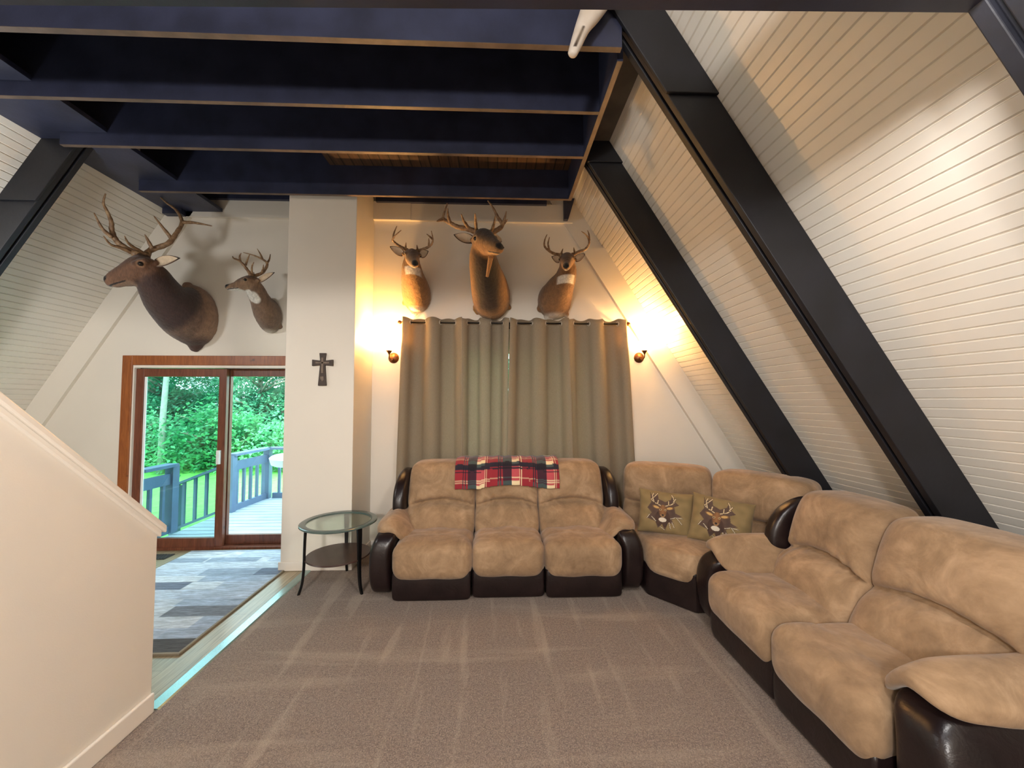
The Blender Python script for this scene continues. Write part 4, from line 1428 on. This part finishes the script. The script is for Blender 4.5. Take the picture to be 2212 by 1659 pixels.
 'ear': [[(0.637, 3.93, 3.038), (0.546, 3.9, 3.067)], [(0.791, 3.93, 3.047), (0.889, 3.9, 3.1)]],
 'ant': [[[(0.653, 3.95, 3.103), (0.573, 3.916, 3.105), (0.506, 3.882, 3.129), (0.468, 3.848, 3.159), (0.47, 3.814, 3.207), (0.487, 3.78, 3.242)], [(0.524, 3.9, 3.133), (0.504, 3.84, 3.175), (0.511, 3.78, 3.218)], [(0.65, 3.93, 3.108), (0.654, 3.895, 3.124), (0.657, 3.86, 3.135)]], [[(0.774, 3.95, 3.108), (0.83, 3.917, 3.128), (0.886, 3.883, 3.141), (0.916, 3.85, 3.179), (0.905, 3.817, 3.221), (0.87, 3.783, 3.25), (0.821, 3.75, 3.265)], [(0.917, 3.84, 3.212), (0.917, 3.84, 3.268), (0.902, 3.84, 3.318)], [(0.789, 3.93, 3.12), (0.776, 3.895, 3.138), (0.766, 3.86, 3.149)]]]}}

# ------------------------------------------------------------------ animal mounts
def loft(m, pts, lat0=None, seg=28, up=None, per=6):
    """pts: (x, y, z, half width, half height); closed with rounded ends"""
    S = crom(pts, per)
    C = [Vector(s[:3]) for s in S]
    n = len(C)
    rings = []
    a = Vector(lat0) if lat0 is not None else Vector((1, 0, 0))
    for i in range(n):
        t = (C[min(i + 1, n - 1)] - C[max(i - 1, 0)]).normalized()
        if up is not None:
            a = t.cross(Vector(up))
        a = (a - t * a.dot(t)).normalized()
        b = a.cross(t)
        rings.append((C[i], a.copy(), b, max(0.004, S[i][3]), max(0.004, S[i][4]), t))
    full = []
    c, a, b, rw, rh, t = rings[0]
    for k in range(4, 0, -1):
        w = k / 4 * math.pi / 2 * 0.98
        full.append((c - t * min(rw, rh) * 0.55 * math.sin(w), a, b, rw * math.cos(w), rh * math.cos(w)))
    full += [r[:5] for r in rings]
    c, a, b, rw, rh, t = rings[-1]
    for k in range(1, 5):
        w = k / 4 * math.pi / 2 * 0.98
        full.append((c + t * min(rw, rh) * 0.75 * math.sin(w), a, b, rw * math.cos(w), rh * math.cos(w)))
    vs, fs = [], []
    for c, a, b, rw, rh in full:
        for k in range(seg):
            w = 2 * math.pi * k / seg
            vs.append(c + a * (rw * math.cos(w)) + b * (rh * math.sin(w)))
    N = len(full)
    for i in range(N - 1):
        for k in range(seg):
            k2 = (k + 1) % seg
            fs.append((i * seg + k, i * seg + k2, (i + 1) * seg + k2, (i + 1) * seg + k))
    fs.append(tuple(range(seg))[::-1])
    fs.append(tuple((N - 1) * seg + k for k in range(seg)))
    m.add(vs, fs)

def fuse(m, voxel, smooth=6):
    """one continuous skin around everything in m"""
    o = m.build('fuse', M_FUR)
    r = o.modifiers.new('r', 'REMESH')
    r.mode = 'VOXEL'
    r.voxel_size = voxel
    s = o.modifiers.new('s', 'SMOOTH')
    s.iterations = smooth
    s.factor = 0.5
    dg = bpy.context.evaluated_depsgraph_get()
    me = bpy.data.meshes.new_from_object(o.evaluated_get(dg))
    old = o.data
    bpy.data.objects.remove(o)
    bpy.data.meshes.remove(old)
    return me

def link_mesh(name, me, mat, parent):
    me.name = name
    me.materials.clear()
    me.materials.append(mat)
    me.polygons.foreach_set('use_smooth', [True] * len(me.polygons))
    o = bpy.data.objects.new(name, me)
    COL.objects.link(o)
    adopt(o, parent)
    return o

def ear_mesh(base, tip, width, face):
    """cupped leaf ear from base to tip, hollow turned to face; returns outer and inner shells"""
    base, tip = Vector(base), Vector(tip)
    ax = tip - base
    L = ax.length
    ax.normalize()
    f = Vector(face)
    f = (f - ax * f.dot(ax)).normalized()
    s = ax.cross(f)
    outs = []
    for shell in (0, 1):
        vs, fs = [], []
        nu, nv = 10, 16
        for j in range(nv + 1):
            t = j / nv
            wv = width * (math.sin(math.pi * min(1, 0.16 + 0.84 * t) ** 0.85) ** 0.8) if t < 1 else 0.001
            wv = max(0.002, wv)
            if shell:
                wv *= 0.88
            for i in range(nu + 1):
                q = 2 * i / nu - 1
                cup = (1 - q * q) * wv * (0.75 - 0.35 * t)
                tt = t if not shell else 0.08 + 0.84 * t
                off = 0.005 if shell else 0.0
                vs.append(base + ax * (L * tt) + s * (q * wv) - f * (cup - off) + f * (0.02 * L * math.sin(math.pi * t)))
        for j in range(nv):
            for i in range(nu):
                k = j * (nu + 1) + i
                fs.append((k, k + 1, k + nu + 2, k + nu + 1))
        outs.append((vs, fs))
    return outs

def mount(name, label, key, kind, face_dir, fur, spots, ear_w, eye_r, group=None):
    d = MOUNTS[key]
    big = kind == 'elk'
    c0 = d['neck'][0]
    root = thing(name, label, 'mounted head', (c0[0], D, c0[2]), 0, group)
    m = MB()
    loft(m, d['neck'])
    loft(m, d['head'], up=(0, 0, 1))
    hd = [Vector(p[:3]) for p in d['head']]
    h = (hd[-1] - hd[1]).normalized()
    lat = h.cross(Vector((0, 0, 1))).normalized()
    up = lat.cross(h).normalized()
    S = d['head'][1][4] / 0.118                        # scale against a big elk
    # lower jaw and brow ridges
    j0, j1 = hd[1] + h * 0.05 * S - up * 0.075 * S, hd[-2] - up * 0.028 * S
    loft(m, [tuple(j0) + (0.062 * S, 0.05 * S), tuple((j0 + j1) / 2 - up * 0.008 * S) + (0.045 * S, 0.036 * S), tuple(j1) + (0.032 * S, 0.026 * S)], up=(0, 0, 1))
    eyes = []
    for sg in (-1, 1):
        eo = spots.get('eye', (0.0, 0.090, 0.018) if big else (0.06, 0.102, 0.032))
        e = hd[1] + h * eo[0] * S + lat * sg * eo[1] * S + up * eo[2] * S
        loft(m, [tuple(e - h * 0.045 * S + up * 0.012 * S) + (0.03 * S, 0.026 * S), tuple(e + h * 0.04 * S + up * 0.016 * S) + (0.028 * S, 0.022 * S)], up=(0, 0, 1))
        eyes.append((e + lat * sg * 0.022 * S - up * 0.006 * S, sg))
    for ex in d.get('extra', []):
        loft(m, ex)
    for ant in d['ant']:
        b = Vector(ant[0][0])
        loft(m, [tuple(b + (hd[1] - b) * 0.45) + (0.045 * S, 0.045 * S), tuple(b) + (0.026 * S, 0.026 * S)])
    for pts in d['ear']:
        b, t = Vector(pts[0]), Vector(pts[1])
        q = hd[1] + (b - hd[1]) * 0.55
        loft(m, [tuple(q) + (0.04 * S, 0.04 * S), tuple(b + (t - b) * 0.06) + (0.026 * S, 0.024 * S)])
    me = fuse(m, 0.0085 if big else 0.0065, 8)
    nrm = [v.normal.copy() for v in me.vertices]
    newco = []
    for v, nv in zip(me.vertices, nrm):                # slight hair relief, flat against the wall
        q = v.co + nv * 0.0022 * noise.noise(v.co * 45)
        newco += [q.x, min(q.y, D - 0.002), q.z]
    me.vertices.foreach_set('co', newco)
    me.update()
    body = link_mesh('head_and_shoulders', me, M_FUR, root)
    me.update()
    bvh = BVHTree.FromPolygons([v.co for v in me.vertices], [tuple(p.vertices) for p in me.polygons])
    nose = hd[-1] + h * 0.02 * S
    chest = Vector(d['neck'][1][:3])
    info = dict(h=h, lat=lat, up=up, hd=hd, S=S, nose=nose, chest=chest, neck=[Vector(p[:3]) for p in d['neck']], rad=[p[4] for p in d['neck']])
    eyep = []
    for e, sg in eyes:
        hit = bvh.find_nearest(e)
        eyep.append(hit[0])
    def colr(p):
        c = fur(p, info)
        # mouth, nose, eye rings
        q = p - nose
        a, bb, cc = q.dot(h), q.dot(lat), q.dot(up)
        if spots.get('nosepad', True):
            na, nb, nc, nu_ = (0.05, 0.055, 0.036, 0.026) if big else (0.085, 0.062, 0.050, 0.026)
            rr = math.sqrt((a / (na * S)) ** 2 + (bb / (nb * S)) ** 2 + ((cc - nu_ * S) / (nc * S)) ** 2)
            c = mixc(lin(22, 18, 18), c, smooth01(rr, 0.75, 1.05))
        if spots.get('chin'):
            rr = math.sqrt(((a + 0.07 * S) / (0.13 * S)) ** 2 + (bb / (0.075 * S)) ** 2 + ((cc + 0.075 * S) / (0.05 * S)) ** 2)
            c = mixc(spots['chin'], c, smooth01(rr, 0.75, 1.15))
        ml = abs(cc + 0.040 * S - 0.12 * a) / (0.0055 * S)
        if (-0.115 if big else -0.15) * S < a < 0.02 * S:
            c = mixc(lin(24, 18, 16), c, smooth01(ml, 0.6, 1.3))
        for ep in eyep:
            dd = (p - ep).length
            c = mixc(spots['ring'], c, smooth01(dd, eye_r * 1.3, eye_r * 2.3))
            c = mixc(lin(26, 18, 14), c, smooth01(dd, eye_r * 1.02, eye_r * 1.35))
        if 'bib' in spots:
            bx, bz, bw, bh = spots['bib']
            rr = max(abs(p.x - hd[1].x - bx) / bw, abs(p.z - hd[1].z - bz) / bh)
            if hd[1].y - 0.06 < p.y < hd[1].y + 0.17:
                c = mixc(WHITE, c, smooth01(rr, 0.8, 1.1))
        for sp in spots.get('patches', []):
            ctr = hd[1] + h * sp[0] * S + lat * sp[1] * S + up * sp[2] * S
            rr = (p - ctr).length / (sp[3] * S)
            c = mixc(sp[4], c, smooth01(rr, 0.7, 1.1))
        k = 0.9 + 0.2 * noise.noise(p * 24) + 0.12 * noise.noise(Vector((p.x * 90, p.y * 90, p.z * 22)))
        return tuple(max(0, min(1, x * k)) for x in c[:3])
    paint(me, colr)
    for ep, (e, sg) in zip(eyep, eyes):
        m = MB(); m.sphere(ep - lat * sg * eye_r * 0.25, eye_r, 18); m.build('eye', M_EYE, root, smooth=True)
    for sg in (-1, 1):
        m = MB()
        np_ = nose - h * 0.012 * S + lat * sg * 0.032 * S + up * 0.012 * S
        hit = bvh.find_nearest(np_)
        m.sphere(hit[0] - lat * sg * 0.004 * S, 0.0085 * S, 12); m.build('nostril', M_EYE, root, smooth=True)
    for pts in d['ear']:
        (v0, f0), (v1, f1) = ear_mesh(pts[0], pts[1], ear_w, face_dir)
        m = MB(); m.add(v0, f0)
        e = m.build('ear', M_FUR, root, smooth=True)
        ec = fur(hd[1] + up * 0.08, info)
        tipv = Vector(pts[1])
        paint(e.data, lambda p: mixc(lin(40, 28, 20), ec, smooth01((p - tipv).length, 0.01, 0.06 * S + 0.01)))
        sd = e.modifiers.new('thickness', 'SOLIDIFY')
        sd.thickness = 0.005
        m = MB(); m.add(v1, f1)
        m.build('ear_lining', M_EARIN, e, smooth=True)
    r0 = 0.027 if big else 0.0165
    for ant in d['ant']:
        m = MB()
        for i, line in enumerate(ant):
            pts = crom(line, 6)
            n = len(pts)
            ra = r0 if i == 0 else r0 * 0.68
            if i == 0:
                b0 = Vector(pts[0]) + (Vector(pts[0]) - Vector(pts[1])).normalized() * 0.02
                pts = [list(b0)] + pts
                n += 1
            rad = [ra * (1 - 0.80 * (k / (n - 1)) ** 1.4) * (1 + 0.08 * math.sin(k * 1.9)) for k in range(n)]
            m.tube(pts, rad, 10)
            if i == 0:
                m.tube([pts[0], pts[1], pts[3]], [ra * 1.1, ra * 1.45, ra * 1.05], 12)
        m.build('antler', M_ANTLER, root, smooth=True)
    return root, info

def along(p, inf):
    """0 at the chest, 1 at the top of the neck, and the index distance to the head"""
    best, bt = 1e9, 0
    N = inf['neck']
    for i in range(len(N) - 1):
        ab = N[i + 1] - N[i]
        t = max(0, min(1, (p - N[i]).dot(ab) / max(1e-9, ab.length_squared)))
        dd = (p - N[i] - ab * t).length
        if dd < best:
            best, bt = dd, (i + t) / (len(N) - 1)
    return bt
def head_near(p, inf):
    a, b = inf['hd'][0], inf['hd'][-1]
    ab = b - a
    t = max(0, min(1, (p - a).dot(ab) / ab.length_squared))
    return (p - a - ab * t).length / inf['S']

def fur_elk_dark(p, inf):
    t = along(p, inf)
    mane = mixc(lin(54, 33, 28), lin(70, 45, 37), t)
    side = lin(158, 120, 94)
    c = mixc(side, mane, smooth01(t, 0.24, 0.42))
    low = smooth01(inf['chest'].z - p.z, 0.20, 0.30) * smooth01(t, 0.5, 0.2)
    c = mixc(c, lin(74, 44, 36), low)
    hn = smooth01(head_near(p, inf), 0.16, 0.10)
    face = mixc(lin(120, 84, 60), lin(92, 62, 46), smooth01((p - inf['hd'][1]).dot(inf['up']), 0.0, 0.12))
    return mixc(c, face, hn * smooth01(t, 0.75, 0.98))
def fur_elk_warm(p, inf):
    t = along(p, inf)
    ax = abs(p.x - inf['chest'].x + (-0.05))
    front = smooth01(0.17 - abs(p.x - (inf['chest'].x - 0.06 * t)), -0.02, 0.10)
    mane = lin(50, 31, 19)
    c = mixc(lin(164, 120, 66), mane, front * smooth01(t, 0.12, 0.35))
    c = mixc(c, lin(27, 18, 13), smooth01(t, 0.35, 0.55) * smooth01(0.9, t, t + 0.2) * front * 0.8)
    c = mixc(c, lin(110, 78, 46), smooth01(inf['chest'].z - p.z, 0.22, 0.32))
    face = mixc(lin(160, 116, 68), lin(64, 43, 30), smooth01((p - inf['hd'][1]).dot(inf['up']), -0.01, 0.09))
    return mixc(c, face, smooth01(head_near(p, inf), 0.17, 0.12) * smooth01(t, 0.72, 0.95))
def fur_deer(body, dark):
    def fn(p, inf):
        t = along(p, inf)
        c = mixc(body, dark, 0.35 + 0.4 * smooth01(p.z - inf['chest'].z, 0.0, 0.25) * smooth01(0.5, t, t + 0.3))
        c = mixc(c, lin(214, 200, 184), smooth01(inf['chest'].z - p.z, 0.155, 0.20))
        face = mixc(mixc(body, lin(200, 160, 120), 0.2), dark, smooth01((p - inf['hd'][1]).dot(inf['up']), 0.0, 0.055))
        return mixc(c, face, smooth01(head_near(p, inf), 0.17, 0.12) * smooth01(t, 0.72, 0.95))
    return fn

WHITE = lin(232, 226, 216)
mount('elk_head_mount', 'large dark elk head in profile with wide antlers above the sliding door', 'elkA', 'elk', (-0.15, -1, 0.1), fur_elk_dark,
      dict(ring=lin(170, 126, 92), chin=lin(150, 116, 92)), 0.055, 0.019)
mount('deer_head_mount', 'small antlered deer head in profile with white throat, beside the chimney chase', 'deerB', 'deer', (-0.2, -1, 0.1), fur_deer(lin(134, 106, 84), lin(110, 82, 64)),
      dict(ring=lin(176, 146, 118), chin=WHITE, patches=[(0.27, 0, -0.10, 0.055, WHITE), (0.17, 0, -0.125, 0.06, WHITE), (0.07, 0, -0.15, 0.07, WHITE), (0.05, 0.03, -0.22, 0.085, WHITE), (0.05, -0.03, -0.22, 0.085, WHITE), (0.03, 0.0, -0.27, 0.08, WHITE)]), 0.036, 0.0125)
mount('deer_head_mount', 'tawny deer head facing the room above the sconce beside the chimney chase', 'deerC', 'deer', (0.05, -1, -0.1), fur_deer(lin(176, 128, 70), lin(112, 80, 52)),
      dict(ring=lin(190, 154, 112), chin=lin(224, 206, 176), bib=(0.0, -0.14, 0.075, 0.035)), 0.040, 0.0125)
elk, elk_i = mount('elk_head_mount', 'large maned elk head looking up sideways, centred above the curtains', 'elkD', 'elk', (0.1, -1, 0.1), fur_elk_warm,
      dict(ring=lin(206, 166, 114), chin=lin(196, 156, 100), eye=(0.05, 0.080, 0.014)), 0.055, 0.019)
mount('deer_head_mount', 'brown deer head with white throat bib above the right end of the curtains', 'deerE', 'deer', (0.0, -1, -0.05), fur_deer(lin(150, 108, 68), lin(104, 74, 50)),
      dict(ring=lin(190, 154, 112), chin=WHITE, bib=(0.0, -0.185, 0.088, 0.036)), 0.036, 0.0125)
m = MB()
tf = MOUNTS['elkD']['tuft']
pts = crom([tf[0], tf[1], tf[2]], 6)
m.tube(pts, [0.026 - 0.013 * i / (len(pts) - 1) for i in range(len(pts))], 10)
o = m.build('throat_tuft', M_FUR, elk, smooth=True)
paint(o.data, lambda p: lin(172, 122, 70))

# ------------------------------------------------------------------ bleached skull on the beam
r = thing('deer_skull', 'bleached white animal skull hanging nose down on a ceiling beam', 'skull', (0.52, 2.10, 3.6))
m = MB()
loft(m, [(0.575, 2.04, 3.88, 0.085, 0.055), (0.545, 2.03, 3.80, 0.078, 0.058), (0.50, 2.02, 3.70, 0.060, 0.052), (0.455, 2.01, 3.61, 0.042, 0.040), (0.415, 2.0, 3.50, 0.032, 0.030), (0.396, 1.995, 3.448, 0.026, 0.022)])
for sg in (-1, 1):
    loft(m, [(0.56 + sg * 0.062, 2.0, 3.80, 0.02, 0.03), (0.55 + sg * 0.075, 2.01, 3.75, 0.016, 0.022)])
me = fuse(m, 0.006, 5)
link_mesh('skull_bone', me, M_BONE, r)
def bonec(p):
    c = lin(222, 210, 196)
    axis_x = 0.396 + (p.z - 3.448) * 0.43
    if p.y < 1.995 and 3.47 < p.z < 3.58:
        c = mixc(lin(70, 54, 42), c, smooth01(abs(p.x - axis_x), 0.006 * (1 - (p.z - 3.47) / 0.12), 0.013))
    return mixc(c, lin(186, 166, 140), 0.4 * (0.5 + noise.noise(p * 22)))
paint(me, bonec)
for sg in (-1, 1):
    m = MB(); m.sphere((0.553 + sg * 0.058, 1.985, 3.79), 0.020, 14); m.build('eye_socket', M_EYE, r, smooth=True)
